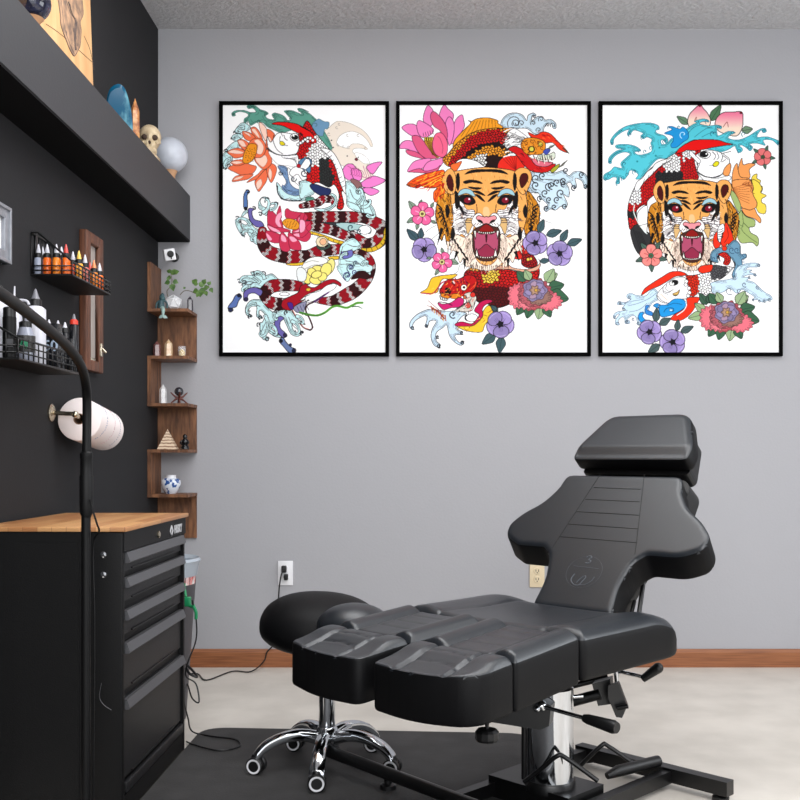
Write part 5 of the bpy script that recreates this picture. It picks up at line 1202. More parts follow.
# ---------------------------------------------------------------- the roaring tiger (used by two prints)
def tiger(a, T):
    O = (240,178,104); OD = (206,140,40); K = (22,16,16); W_ = (250,246,244); CRM = (250,230,214)
    f = lambda p, c, lw=.5, lc=K, sm=5: a.fill(T(p), c, lw, lc, sm)
    l = lambda p, w=.5, c=K, w2=None: a.line(T(p), w, c, w2=w2)
    # outer fur
    f([(160,315),(175,300),(200,300),(215,400),(205,440),(188,455),(180,420),(170,440),(160,400),(152,360)], OD)
    f([(430,290),(450,310),(466,340),(466,380),(455,430),(440,420),(430,440),(420,400),(425,330)], OD)
    for pl in ([(160,315),(175,300),(200,300),(215,400),(205,440),(188,455),(180,420),(170,440),(160,400),(152,360)], [(430,290),(450,310),(466,340),(466,380),(455,430),(440,420),(430,440),(420,400),(425,330)]):
        f(pl, OD, .6, K, 5); a.fur(T(pl), 150, 4.2, lambda x, y: 1.5, [(40,24,14), (90,56,20), (30,18,12), (236,180,90)], .5, 3, .7)
    for k in range(7):
        l([(158+k*5,330+k*12),(172+k*3,345+k*10),(160+k*5,358+k*11)], 1.3); l([(462-k*3,330+k*13),(446-k*2,343+k*12),(458-k*3,356+k*11)], 1.3)
    # face silhouette
    f([(205,235),(225,228),(260,222),(305,218),(350,222),(385,228),(405,240),(425,300),(430,350),(420,400),(400,440),(380,480),(350,515),(300,522),(250,512),(240,470),(225,430),(212,380),(200,330),(198,280)], O, .6)
    # ears
    f([(183,290),(172,260),(180,235),(198,222),(212,240),(215,275),(205,300)], O); f([(190,280),(186,255),(196,240),(206,262),(204,290)], (84,16,14))
    f([(392,262),(390,235),(408,220),(432,224),(443,245),(436,275),(420,300),(404,290)], O); f([(412,280),(406,256),(414,238),(428,238),(432,252),(424,270)], (84,16,14))
    # white cheeks and ruff
    f([(206,330),(232,322),(246,345),(270,350),(268,400),(250,430),(230,420),(214,440),(200,430),(206,380)], W_, .4)
    f([(400,330),(376,322),(362,345),(340,350),(342,400),(356,430),(378,420),(394,440),(410,430),(402,380)], W_, .4)
    f([(196,440),(214,420),(240,430),(262,420),(275,480),(262,500),(246,514),(240,490),(225,498),(215,470),(200,460)], CRM, .4)
    f([(416,440),(396,420),(372,430),(352,420),(338,480),(350,500),(366,514),(374,490),(392,492),(400,470),(410,460)], CRM, .4)
    f([(250,430),(262,425),(268,480),(290,510),(320,512),(345,480),(350,425),(362,430),(366,480),(350,510),(325,528),(300,530),(270,522),(250,505),(240,480)], CRM, .4)
    # fur detail
    cx_ = T([(306, 380)])[0]
    away = lambda x, y: math.atan2(y-cx_[1]+8, x-cx_[0])
    for sg in (1, -1):
        mm = lambda p: [(306+sg*(x-306), y) for x, y in p]
        f(mm([(196,436),(214,420),(240,430),(262,420),(275,480),(262,500),(246,520),(238,492),(226,506),(214,474),(196,466),(206,450)]), CRM, .45)
        a.fur(T(mm([(206,330),(232,322),(246,345),(262,352),(262,400),(248,428),(230,420),(214,440),(200,430),(206,380)])), 110, 4.5, away, [(40,34,44), (110,104,116), (60,52,62), (255,255,255)], .5, 5, .35)
        a.fur(T(mm([(206,440),(240,430),(262,430),(272,480),(258,500),(244,505),(226,480)])), 80, 5, lambda x, y: away(x, y)*.5+.8, [(130,106,92), (90,74,66), (255,246,236), (190,160,140)], .4, 6, .3)
        a.fur(T(mm([(216,300),(232,310),(244,335),(236,370),(216,350)])), 16, 4, 1.4, [K, (150,90,40)], .5, 7, .3)
        a.fur(T(mm([(180,250),(205,300),(214,330),(200,320),(180,290)])), 22, 4, 1.2, [K, (120,70,30), (250,210,150)], .5, 8, .4)
        for (x0, y0, x1, y1) in ((168,400,158,452),(186,440,190,476),(204,450,196,484),(214,470,208,500),(236,492,240,524),(248,505,256,532)):
            a.fill(T(mm([(x0, y0), (x0+9, y0+4), (x1, y1)])), [K, (92,66,40), CRM][(x0//7) % 3], .35, K, 0)
    a.fur(T([(268,500),(345,500),(340,524),(300,530),(262,518)]), 70, 4, 1.57, [(120,100,90), (60,50,46), (255,250,244)], .4, 9, .3)
    a.fur(T([(240,245),(372,245),(372,290),(240,290)]), 30, 3, -1.57, [(200,130,60), (255,206,140)], .4, 10, .3)
    # stripes
    for sx in (1, -1):
        m = lambda p: [(306+sx*(x-306), y) for x, y in p]
        f(m([(216,240),(224,238),(226,270),(220,290),(214,268)]), K, 0); f(m([(212,290),(222,300),(226,330),(216,345),(210,320)]), K, 0)
        f(m([(236,262),(255,256),(282,259),(294,268),(264,264),(244,268)]), K, .2); f(m([(250,276),(270,278),(292,280),(280,286),(260,283)]), K, 0)
        l(m([(250,236),(275,232),(305,230)]), 1.2); f(m([(240,240),(262,226),(305,224),(305,229),(270,233)]), K, 0)
        f(m([(264,290),(284,290),(303,304),(284,299)]), K, .2); f(m([(272,300),(286,303),(302,322),(286,314)]), K, .2)
        l(m([(276,330),(278,350),(272,364)]), .6)
        # eye
        f(m([(221,304),(226,289),(244,282),(263,289),(272,308),(246,297)]), (168,206,216), .5)
        f(m([(224,308),(242,301),(262,306),(273,324),(256,332),(234,326)]), K, .5); a.dot(T(m([(249,318)]))[0], 11/3.02, (140,10,44), .3, 9/3.02); a.dot(T(m([(254-4*(sx < 0)*2,314)]))[0], 1.0, (255,230,235), 0)
        f(m([(222,330),(232,338),(240,360),(228,350)]), K, 0)
        f(m([(244,375),(262,372),(272,385),(262,398),(250,420),(244,400)]), (222,186,130), .4)
        for k in range(6): l(m([(214+k*2,350+k*13),(228+k*2,344+k*13),(238+k,350+k*13)]), .55, (40,30,40))
        for k in range(6): l(m([(238,346+k*8),(252,350+k*7),(272,352+k*7)]), .6, (50,44,54))
        for k in range(5): l(m([(246+k*5,434),(244+k*5,460),(252+k*6,496)]), .4, (120,100,90))
        for k in range(5): f(m([(206+k*8,432+k*13),(214+k*9,440+k*13),(212+k*10,452+k*13)]), K, 0)
        f(m([(205,398),(212,420),(203,440),(198,420)]), K, 0); f(m([(188,330),(196,350),(188,372),(182,350)]), K, 0)
        for k in range(5): a.line(T(m([(250-k*3,374+k*5),(215-k*6,392+k*7)])), .28, (60,50,50), 0)
    # forehead centre
    f([(298,340),(312,340),(316,362),(306,368),(296,362)], (244,200,150), 0)
    # muzzle
    f([(268,366),(285,356),(306,372),(328,356),(345,366),(350,386),(334,402),(318,396),(306,388),(294,396),(278,402),(262,386)], W_, .5)
    for sx in (1, -1):
        for k in range(3): a.line(T([(306+sx*(14+k*9),385+k*1),(306+sx*(20+k*9),392+k)]), .5, K, 0)
    f([(275,372),(282,364),(300,368),(306,366),(312,368),(330,364),(337,372),(326,382),(306,392),(286,382)], (236,156,164), .6); f([(278,376),(290,378),(296,386),(284,384)], K, 0); f([(334,376),(322,378),(316,386),(328,384)], K, 0)
    # mouth
    f([(288,396),(306,388),(324,396),(344,404),(348,440),(344,476),(330,496),(306,502),(282,496),(268,476),(264,440),(268,408)], (86,50,40), .7)
    f([(290,400),(306,390),(322,400),(326,412),(286,412)], (150,26,24), .3)
    f([(272,414),(290,420),(306,418),(322,420),(340,414),(342,445),(336,475),(306,486),(276,475),(270,445)], (182,88,118), .5)
    f([(280,470),(290,462),(306,450),(322,462),(332,470),(326,486),(306,490),(286,486)], (156,52,84), .5); f([(303,422),(309,422),(308,440),(306,446),(304,440)], (70,14,30), 0)
    for k in range(8): a.dot(T([(284+k*6.4,414+2.5*math.sin(k/7*PI))])[0], .75, (250,246,236), .25); a.dot(T([(282+k*6.8,488+3*math.sin(k/7*PI))])[0], .7, (250,246,236), .25)
    for p in ([(268,410),(275,410),(273,436)], [(344,410),(337,410),(339,436)], [(276,462),(282,488),(274,486)], [(334,462),(328,488),(338,486)]): a.fill(T(p), (252,250,244), .4, K, 0)
    for k in range(16): l([(262+k*6,512+4*math.sin(k/15*PI)),(260+k*6,524+5*math.sin(k/15*PI))], .4, (60,50,44))
def peony(a, c, s_):
    s_ *= .92; cx, cy = c[0]+.5, c[1]; q = lambda p: [(cx+x*s_, cy+y*s_) for x, y in p]
    for (x0, y0, x1, y1) in ((-8,-10,-16,-19),(-4,-11,-9,-20),(9,-10,20,-17),(10,-9,17,-21),(12,-4,26,-7),(12,2,30,6),(-10,10,-16,20),(-4,12,-7,23),(5,12,3,24),(9,11,14,22),(-10,-3,-20,-4)):
        leafp(a, q([(x0, y0)])[0], q([(x1, y1)])[0], .38, [(70,110,84), (160,182,142)][int(abs(x0+y0)) % 2])
    def ruff(cx0, cy0, rx, ry, col, n, am, ph=0, rays=20):
        a.fill(q([(cx0+math.cos(t)*rx*(1+am*math.cos(n*t+ph)+.04*math.cos(5*t)), cy0+math.sin(t)*ry*(1+am*math.cos(n*t+ph)+.05*math.sin(4*t))) for t in np.linspace(0, 2*PI, 121)[:-1]]), col, .5, (86,60,60), 0)
        a.line(q([(cx0+math.cos(t)*rx*.84*(1+am*math.cos(n*t+ph)), cy0+math.sin(t)*ry*.84*(1+am*math.cos(n*t+ph))) for t in np.linspace(0, 2*PI, 90)]), .3, tuple(int(v*.72) for v in col), 0)
        for k in range(rays):
            t = k*2*PI/rays+ph; a.line(q([(cx0+math.cos(t)*rx*.7, cy0+math.sin(t)*ry*.7), (cx0+math.cos(t)*rx*.97, cy0+math.sin(t)*ry*.97)]), .3, tuple(int(v*.62) for v in col), 0)
    ruff(-15, 3, 9, 11, (232,126,140), 13, .09); ruff(13, 8, 11, 8, (232,126,140), 13, .09, 1); ruff(-3, 10, 9, 6, (200,100,110), 10, .09); ruff(-8, 8, 7, 7, (236,136,148), 10, .1, .6)
    ruff(0, 0, 15, 12, (176,92,104), 15, .07); ruff(-1, 3, 13, 9, (190,106,116), 13, .08); ruff(4, 4, 11, 7, (158,122,112), 11, .08, 1); ruff(0, -2, 10.5, 9.6, (146,136,170), 7, .06, 0, 9)
    for k in range(7):
        t = k*.9; a.fill(q([(math.cos(t)*2, -2+math.sin(t)*2), (math.cos(t-.4)*7, -2+math.sin(t-.4)*6.5), (math.cos(t+.2)*9.3, -2+math.sin(t+.2)*8.4), (math.cos(t+.6)*6, -2+math.sin(t+.6)*5.6)]), [(158,146,182), (138,128,160), (176,150,170)][k % 3], .4, (80,66,96))
    ruff(0, -2, 4.2, 3.8, (184,150,128), 6, .2, 0, 8); a.dot(q([(1, -2)])[0], 1.5*s_, (206,164,80), .3)
def purple(a, c, R, rot=0):
    for k in (0, 2, 4, 1, 3):
        t = rot+k*2*PI/5; a.dot((c[0]+math.cos(t)*R*.54, c[1]+math.sin(t)*R*.52), R*.55, [(170,152,206), (152,138,186)][k % 2], .55, R*.44, t+PI/2)
        for e in (-.22, 0, .22): a.line([(c[0]+math.cos(t+e*1.6)*R*.26, c[1]+math.sin(t+e*1.6)*R*.26), (c[0]+math.cos(t+e)*R*.52, c[1]+math.sin(t+e)*R*.52)], .35, (104,88,140), 0)
        a.line([(c[0]+math.cos(t+e)*R*.84, c[1]+math.sin(t+e)*R*.82) for e in (-.35, -.1, .15, .4)], .45, (206,194,230), 0)
    a.fill([(c[0]+math.cos(k*.63)*R*(.28 if k % 2 else .17), c[1]+math.sin(k*.63)*R*(.28 if k % 2 else .17)) for k in range(10)], (30,28,40), .3, smooth=0)
def art2():
    a = Art(398.5, 103.5, 588.5, 353.5)
    A, B_, C_, D_, E_, F_ = [tile(ox, oy, 7.619) for oy in (97, 180, 262) for ox in (393, 490)]
    T = tile(385, 95, 3.0186)
    PKc = (240,140,196); PD = (222,100,140)
    # waves top right
    WV = (208,228,240)
    a.fill(B_([(85,220),(95,170),(140,130),(200,122),(250,140),(280,180),(290,140),(330,122),(350,140),(320,150),(320,180),(360,150),(400,150),(420,175),(460,170),(500,200),(500,240),(480,235),(470,205),(430,210),(410,240),(400,280),(340,280),(280,240),(200,240),(140,240)]), WV, .55)
    for c, r in (((190,195),60),((200,200),34),((240,200),26),((335,150),18),((390,170),22),((480,215),22),((330,200),22),((440,215),16),((370,250),20)): a.curl(B_([c])[0], r/7.6, 2.6, 1.1, .7, (40,44,54))
    a.fill(B_([(310,580),(380,560),(480,580),(560,560),(600,600),(640,570),(700,570),(740,610),(745,680),(720,690),(700,640),(650,620),(660,680),(640,700),(610,650),(560,680),(520,724),(300,724),(290,640)]), WV, .55)
    a.fill(D_([(290,0),(530,0),(560,10),(600,60),(600,130),(560,110),(590,180),(570,220),(540,200),(500,230),(460,220),(430,240),(415,220),(440,190),(400,150),(380,150),(370,100),(320,80)]), WV, .55)
    for c, r in (((350,620),36),((400,600),30),((450,680),34),((560,640),30),((640,690),24),((700,590),24),((730,680),18),((580,560),24),((510,650),28)): a.curl(B_([c])[0], r/7.6, 1.5, 1.1, 1.0, (36,40,50))
    for c, r in (((350,40),34),((420,100),30),((470,40),32),((540,100),36),((430,215),24),((490,205),22),((570,200),22),((510,150),26),((450,150),24),((560,30),24),((380,140),24)): a.curl(D_([c])[0], r/7.6, 1.5, 1.1, 1.0, (36,40,50))
    # pink lotus
    for p, c in (([(390,60),(360,110),(355,160),(400,200),(450,180),(460,130),(420,90)],PKc), ([(265,65),(235,130),(235,190),(290,220),(320,150),(300,95)],PKc), ([(525,135),(480,170),(460,230),(440,350),(470,340),(520,270),(545,220),(540,180)],PKc), ([(430,150),(400,200),(410,300),(430,370),(460,300),(465,200)],PKc),
                 ([(70,240),(100,210),(150,205),(190,230),(210,300),(150,300)],PKc), ([(195,180),(180,220),(200,290),(250,310),(310,260),(280,220),(230,190)],PKc), ([(305,110),(285,150),(310,220),(360,260),(400,340),(415,290),(400,210),(350,140)],PD),
                 ([(50,390),(70,345),(120,330),(180,360),(240,460),(180,450),(120,400)],PKc), ([(100,405),(120,440),(200,465),(240,470),(180,420)],PD), ([(145,300),(200,300),(260,370),(310,440),(340,465),(260,470),(200,430),(160,360)],PD),
                 ([(110,568),(150,500),(210,475),(290,470),(250,530),(170,560)],PKc), ([(230,560),(260,500),(330,475),(390,465),(360,530),(300,560)],PKc), ([(120,570),(200,545),(250,565),(330,545),(360,520),(330,570),(250,580),(180,575)],PD)):
        a.fill(A(p), c, .55, (90,40,70))
    a.fill(A([(240,330),(300,310),(330,400),(350,460),(320,450),(270,390)]), (206,160,60), .5, (90,60,20))
    for k in range(9): a.line(A([(250+k*8,330+k*2),(300+k*5,440+k*2)]), .4, (90,60,20), 0)
    for k in range(9): a.dot(A([(245+(k%5)*18,312+(k//5)*14)])[0], 1.0, (228,206,70), .4)
    for k in range(5): a.line(A([(235+k*18,300-k*4),(230+k*17,275-k*6)]), .5, (90,30,60), 0)
    a.fill(A([(335,275),(380,280),(415,350),(410,430),(370,460),(320,430),(300,370),(310,310)]), (236,112,148), .55, (110,40,70)); a.line(A([(340,300),(360,320),(380,380),(375,430)]), .4, (150,50,80))
    # golden dorsal fin + scaled back
    a.fill(A([(575,180),(600,185),(640,165),(720,158),(790,175),(800,190)])+B_([(60,200),(100,230),(60,250),(0,250)])+A([(700,250),(600,290),(520,330),(460,380),(470,330),(530,260),(590,200)]), (240,166,48), .55)
    for k in range(9): a.line(A([(600+k*22,185-k*2),(560+k*28,240),(520+k*34,300-k*7)]), .4, (130,80,20))
    def dcol(cx, cy):
        c = np.ones(cx.shape+(3,)); u = (cy-(112+((cx-492)/46)**2*38)); c[:] = (232,160,48)
        c[(u > 17)] = (198,26,28); c[(u > 30)] = (36,20,18); c[(u > 34)] = (232,160,48); c[u > 43] = (44,16,14); c[(u > 40) & (cx < 486)] = (238,240,238); return c
    a.fill(A([(395,510),(380,470),(420,430),(470,370),(540,310),(620,265),(700,245),(800,235)])+B_([(80,240),(170,235),(200,260),(130,340),(150,420),(90,470),(60,550),(0,520)])+A([(770,540),(700,530),(640,490),(560,470),(500,480),(440,530)]), (198,26,28), .6, pat=cells(2.9, dcol, .9, .2, (40,14,14)))
    a.fill(A([(105,668),(160,620),(230,590),(330,565),(390,560),(395,640),(385,724),(320,724),(330,690),(270,690),(220,680),(160,690)]), (238,96,32), .5)
    a.fill(C_([(105,40),(140,30),(230,50),(320,60),(390,10),(400,0),(395,120),(340,170),(310,150),(310,90),(340,60),(250,50)]), (238,110,36), .45)
    for k in range(8): a.line(A([(385,575+k*6),(300,600+k*11),(180+k*12,640+k*11)]), .7, [(250,200,70),(206,40,24)][k % 2])
    a.fill(A([(440,520),(490,500),(525,490),(500,540),(450,600)]), (236,120,60), .4)
    # red gill fin and dragon head top right
    a.fill(B_([(60,550),(70,490),(120,450),(180,450),(240,440),(270,500),(250,550),(200,570),(120,570)]), (228,52,36), .5)
    for k in range(6): a.line(B_([(200,560),(150+k*10,520-k*8),(100+k*22,470-k*4)]), .5, (150,20,20))
    for k in range(13): a.line(B_([(190+k*3,240+k*16),(150-k*2,245+k*17),(105+(k%3)*14,265+k*16)]), 1.1, [(250,250,250),(60,60,60)][k % 2])
    a.fill(B_([(180,240),(240,270),(300,330),(260,400),(190,370),(130,390),(110,350),(150,310),(130,280)]), (246,246,246), .4)
    for k in range(6): a.line(B_([(150+k*8,270+k*18),(200+k*6,290+k*14),(250,320+k*10)]), .5, (40,40,40))
    a.fill(B_([(140,400),(190,375),(260,410),(330,490),(420,520),(500,510),(440,570),(330,570),(260,520),(200,440)]), (206,30,34), .6)
    a.fill(B_([(290,270),(350,290),(400,265),(460,280),(520,340),(560,380),(595,425),(530,400),(480,350),(420,350),(340,330)]), (232,60,32), .55); a.line(B_([(555,390),(600,428)]), 1.0, (70,70,50))
    a.fill(B_([(235,370),(260,320),(330,310),(400,330),(425,370),(400,430),(330,440),(270,430)]), (228,150,44), .55)
    for c in ((275,345),(320,335),(370,345),(395,385),(300,430),(260,390)): a.curl(B_([c])[0], 2.2, 1, .8, .5, (120,60,20))
    a.dot(B_([(317,397)])[0], 3.2, (40,40,20), .3); a.dot(B_([(317,397)])[0], 2.4, (222,214,90), .3); a.dot(B_([(385,360)])[0], 2.2, (214,200,90), .4)
    a.fill(B_([(405,415),(440,390),(460,405),(430,440)]), (76,90,180), .4)
    a.fill(B_([(370,440),(440,440),(490,420),(490,470),(420,480),(370,470)]), (220,226,210), .5)
    for k in range(6): a.line(B_([(380+k*18,445),(386+k*18,475)]), .6, (40,60,50), 0)
    a.fill(B_([(320,470),(400,490),(480,500),(430,530),(350,520)]), (226,120,140), .5); a.fill(B_([(460,560),(490,530),(530,510),(520,540),(480,575)]), (176,176,60), .5)
    for k in range(5): a.line(B_([(440+k*8,400-k*4),(460+k*9,370-k*2)]), .5, (80,80,70), 0); a.line(B_([(520+k*8,540-k*8),(560+k*8,520-k*10)]), .5, (80,80,70), 0)
    for k in range(14): a.line(B_([(330+k*11,445+(k*7)%40),(340+k*11,470+(k*11)%40)]), .8, [(30,20,20),(240,230,220)][k % 2], 0)
    # lower dragon koi body
    def rcol(cx, cy):
        c = np.ones(cx.shape+(3,)); c[:] = (176,18,24); c[(cx > 500) & (cy < 285)] = (208,30,28); c[(cy > 287) & (cx < 512)] = (96,10,18)
        c[((cx-493)**2/36+(cy-276)**2/40 < 1)] = (236,206,84); c[((cx-486)**2/20+(cy-279)**2/22 < 1)] = (236,206,84); c[(cy < 270) & (cx < 486)] = (210,150,60); return c
    a.fill(E_([(540,100),(600,40),(700,30),(800,40)])+F_([(60,50),(150,60),(250,80),(330,70),(370,40),(375,100),(340,160),(250,200),(200,270),(150,320),(60,350),(0,330)])+E_([(720,320),(640,300),(600,200)]), (176,18,24), .6, pat=cells(3.0, rcol, 1.2, .18, (40,8,10), 1.15))
    a.fill(D_([(135,560),(160,510),(220,465),(280,460),(310,500),(310,560),(250,600),(190,600)]), (220,52,40), .55)
    for k in range(6): a.line(D_([(260,590),(200+k*14,540-k*6),(150+k*28,545-k*14)]), .5, (120,16,20))
    a.fill(D_([(250,580),(310,560),(360,620),(350,660),(290,670),(240,640)]), (168,20,26), .5, pat=cells(2.6, cc_((172,22,26)), .4, .2)); a.dot(D_([(290,605)])[0], 1.6, (240,206,90), .3); a.dot(D_([(312,600)])[0], 1.4, (240,206,90), .3)
    a.fill(D_([(0,660),(120,640),(180,670),(280,680),(350,660),(380,630),(370,600),(385,650),(350,690),(250,700),(150,680),(0,680)]), (226,176,150), .45)
    # tiger
    tiger(a, T)
    # dragon head bottom left
    a.fill(E_([(290,130),(330,110),(400,100),(490,95),(440,130),(380,130),(350,180),(330,235),(210,235),(260,200)]), (240,196,60), .55); a.line(E_([(215,236),(300,240),(340,200),(370,160),(420,140)]), 1.2, (180,30,80))
    a.fill(E_([(370,190),(400,150),(430,130),(500,130),(560,100),(620,110),(640,160),(600,230),(530,260),(450,260),(370,250),(355,220)]), (192,24,28), .6)
    a.fill(E_([(400,200),(430,200),(440,240),(400,240)]), (30,14,14), .3); a.fill(E_([(440,250),(490,240),(520,265),(480,280),(440,275)]), (226,140,40), .4); a.fill(E_([(365,235),(410,250),(440,270),(400,280),(370,265)]), (226,140,40), .4)
    a.dot(E_([(540,195)])[0], 3.0, (250,246,240), .5); a.dot(E_([(541,193)])[0], 1.2, (30,20,20), .2); a.dot(E_([(462,155)])[0], 1.9, (250,220,220), .5)
    for k in range(10): a.line(E_([(450+k*12,150-(k%3)*14),(470+k*12,180-(k%4)*12)]), .9, [(90,10,20),(232,90,60),(150,16,80)][k % 3], 0)
    a.fill(E_([(340,310),(380,320),(440,310),(500,270),(540,290),(520,340),(440,350),(390,365),(360,345)]), (206,40,120), .5); a.line(E_([(350,305),(400,310),(450,330)]), .7, (30,10,20))
    a.fill(E_([(540,250),(590,230),(630,260),(620,330),(590,375),(480,375),(520,340),(560,300)]), (214,206,196), .5); a.dot(E_([(608,250)])[0], 2.6, (214,60,50), .4); a.dot(E_([(570,330)])[0], 3.0, (214,90,80), .4); a.dot(E_([(548,268)])[0], 1.8, (200,110,60), .4)
    for k in range(7): a.line(E_([(470+k*18,370-k*10),(490+k*18,350-k*12)]), .6, (60,50,50), 0)
    a.fill(E_([(355,255),(380,270),(420,285),(400,295),(365,285)]), (236,236,230), .4)
    for k in range(4): a.line(E_([(365+k*14,262+k*4),(362+k*14,285+k*3)]), .7, (60,70,80), 0)
    # blue claw wave
    a.fill(E_([(290,360),(230,375),(170,410),(130,460),(130,500),(160,515),(150,480),(180,440),(240,410),(260,430),(245,490),(265,490),(280,450),(330,450),(300,510),(290,570),(310,630),(350,650),(360,630),(330,600),(330,540),(380,500),(410,480),(430,560),(470,610),(520,635),(540,605),(500,610),(470,560),(520,550),(530,530),(500,520),(480,480),(520,420),(560,390),(480,375),(400,375)]), (206,226,242), .6)
    for c, r in (((455,400),30),((150,500),16),((255,485),14),((350,640),16),((530,610),16),((525,540),14),((570,420),30),((340,570),14)): a.curl(E_([c])[0], r/7.6, 1, 1.1, 1.0, (30,36,46))
    a.dot(E_([(600,425)])[0], 6, (252,252,252), .5, 4)
    for k in range(7): a.line(E_([(290+k*18,335+k*12),(300+k*17,375+k*12)]), .9, [(170,70,30),(226,160,60)][k % 2], 0)
    a.line(E_([(260,330),(300,350),(350,375)]), .5, (120,50,30)); a.line(E_([(270,295),(320,340),(370,380)]), .5, (120,50,30)); a.line(E_([(300,350),(350,385),(390,430)]), 1.4, (150,50,30))
    a.fill(E_([(470,480),(520,455),(600,470),(640,430),(655,400),(620,370),(660,310),(720,285),(760,300),(700,330),(680,370),(700,410),(660,470),(600,510),(540,500)]), (196,20,90), .55)
    a.fill(E_([(490,490),(560,490),(620,480),(680,420),(690,370),(730,330),(760,370),(750,420),(700,480),(680,530),(620,535),(560,525),(520,510)]), (240,200,64), .55)
    for k in range(7): a.line(E_([(540+k*26,500-k*16),(560+k*26,520-k*18)]), .5, (120,80,20), 0)
    a.fur(E_([(370,190),(430,130),(560,100),(620,110),(640,160),(530,260),(450,260),(370,250)]), 60, 4, lambda x, y: .4*math.sin(x)+2.6, [(90,6,16), (240,110,60), (60,10,30), (250,190,80)], .6, 21, .6)
    a.fur(E_([(540,250),(630,260),(620,330),(590,375),(480,375),(560,300)]), 50, 3.5, 2.4, [(70,60,60), (240,236,230), (210,80,70), (120,110,104)], .6, 22, .8)
    a.fur(E_([(300,370),(400,400),(430,380),(400,440),(350,420)]), 14, 5, .7, [(150,60,30), (226,160,60)], .8, 23, .3)
    a.fur(E_([(490,490),(620,480),(690,370),(760,370),(700,480),(620,535),(520,510)]), 26, 5, 2.6, [(190,130,30), (255,226,120)], .6, 24, .3)
    a.fur(E_([(290,130),(400,100),(490,95),(380,130),(330,235),(210,235)]), 20, 5, 2.5, [(190,130,30), (255,226,120)], .5, 25, .3)
    a.fur(A([(150,650),(230,590),(330,565),(390,560),(385,700),(270,690)]), 50, 6, 2.7, [(200,40,24), (252,190,60), (250,140,40), (160,30,20)], .8, 26, .3)
    a.fur(C_([(310,150),(340,60),(395,20),(395,120),(340,170)]), 26, 6, 1.9, [(200,40,24), (252,190,60), (160,30,20)], .8, 27, .3)
    a.fur(B_([(235,370),(260,320),(400,330),(425,370),(330,440)]), 40, 3, 1.0, [(120,60,20), (90,40,20), (250,190,90)], .5, 28, 1.5)
    a.fur(B_([(300,290),(400,265),(520,340),(560,380),(480,350),(420,350),(340,330)]), 26, 4, .5, [(160,16,20), (250,130,70)], .6, 29, .4)
    a.fur(B_([(190,380),(260,420),(420,520),(330,570),(200,440)]), 26, 5, .8, [(110,8,16), (230,80,60)], .6, 30, .4)
    a.fur(B_([(130,280),(240,270),(300,330),(190,370),(110,360)]), 60, 5, 2.9, [(40,40,40), (120,120,124), (255,255,255)], .5, 31, .5)
    # flowers left
    GR = (140,160,140)
    for p0, p1 in (((170,230),(120,160)),((170,290),(105,325)),((190,330),(180,380)),((290,210),(310,170)),((290,310),(330,330)),((200,190),(220,150))): leafp(a, C_([p0])[0], C_([p1])[0], .28, GR, .35)
    flower(a, C_([(223,258)])[0], 12, 5, (236,112,164), (226,214,150), -PI/2+.1, .27, (90,30,60), .66, .6, (250,190,216))
    leafp(a, C_([(190,460)])[0], C_([(105,375)])[0], .26, (70,96,106)); leafp(a, C_([(210,450)])[0], C_([(215,365)])[0], .28, (70,96,106))
    purple(a, C_([(237,530)])[0], 13, -1.0)
    for p0, p1 in (((380,560),(370,515)),((430,610),(500,640)),((290,590),(255,600)),((350,680),(320,724))): leafp(a, C_([p0])[0], C_([p1])[0], .28, GR, .35)
    flower(a, C_([(373,625)])[0], 10.5, 5, (236,112,164), (226,214,150), -PI/2+.5, .27, (90,30,60), .66, .6, (250,190,216))
    a.line(C_([(445,724),(490,700),(510,650),(550,636)]), .45, (90,100,90)); a.line(C_([(250,395),(290,365),(330,345)]), .4, (80,80,80)); a.line(C_([(290,455),(350,405)]), .4, (80,80,80), 0)
    # flowers right
    for p0, p1 in (((370,400),(410,300)),((430,420),(545,385)),((540,470),(592,378)),((590,490),(700,452)),((380,620),(460,610))): leafp(a, D_([p0])[0], D_([p1])[0], .26, (76,102,108))
    purple(a, D_([(345,480)])[0], 13, .6); purple(a, D_([(530,560)])[0], 13.5, 1.0); a.line(D_([(380,160),(378,240),(380,290),(470,330)]), .35, (90,90,90))
    peony(a, F_([(338,232)])[0], 1.22)
    leafp(a, F_([(60,380)])[0], F_([(5,330)])[0], .3, (76,102,108)); leafp(a, F_([(90,570)])[0], F_([(72,692)])[0], .3, (76,102,108)); leafp(a, F_([(40,550)])[0], F_([(-60,625)])[0], .3, (76,102,108)); leafp(a, E_([(790,370)])[0], E_([(745,330)])[0], .3, (76,102,108))
    purple(a, F_([(78,475)])[0], 14.5, .2)
    return a
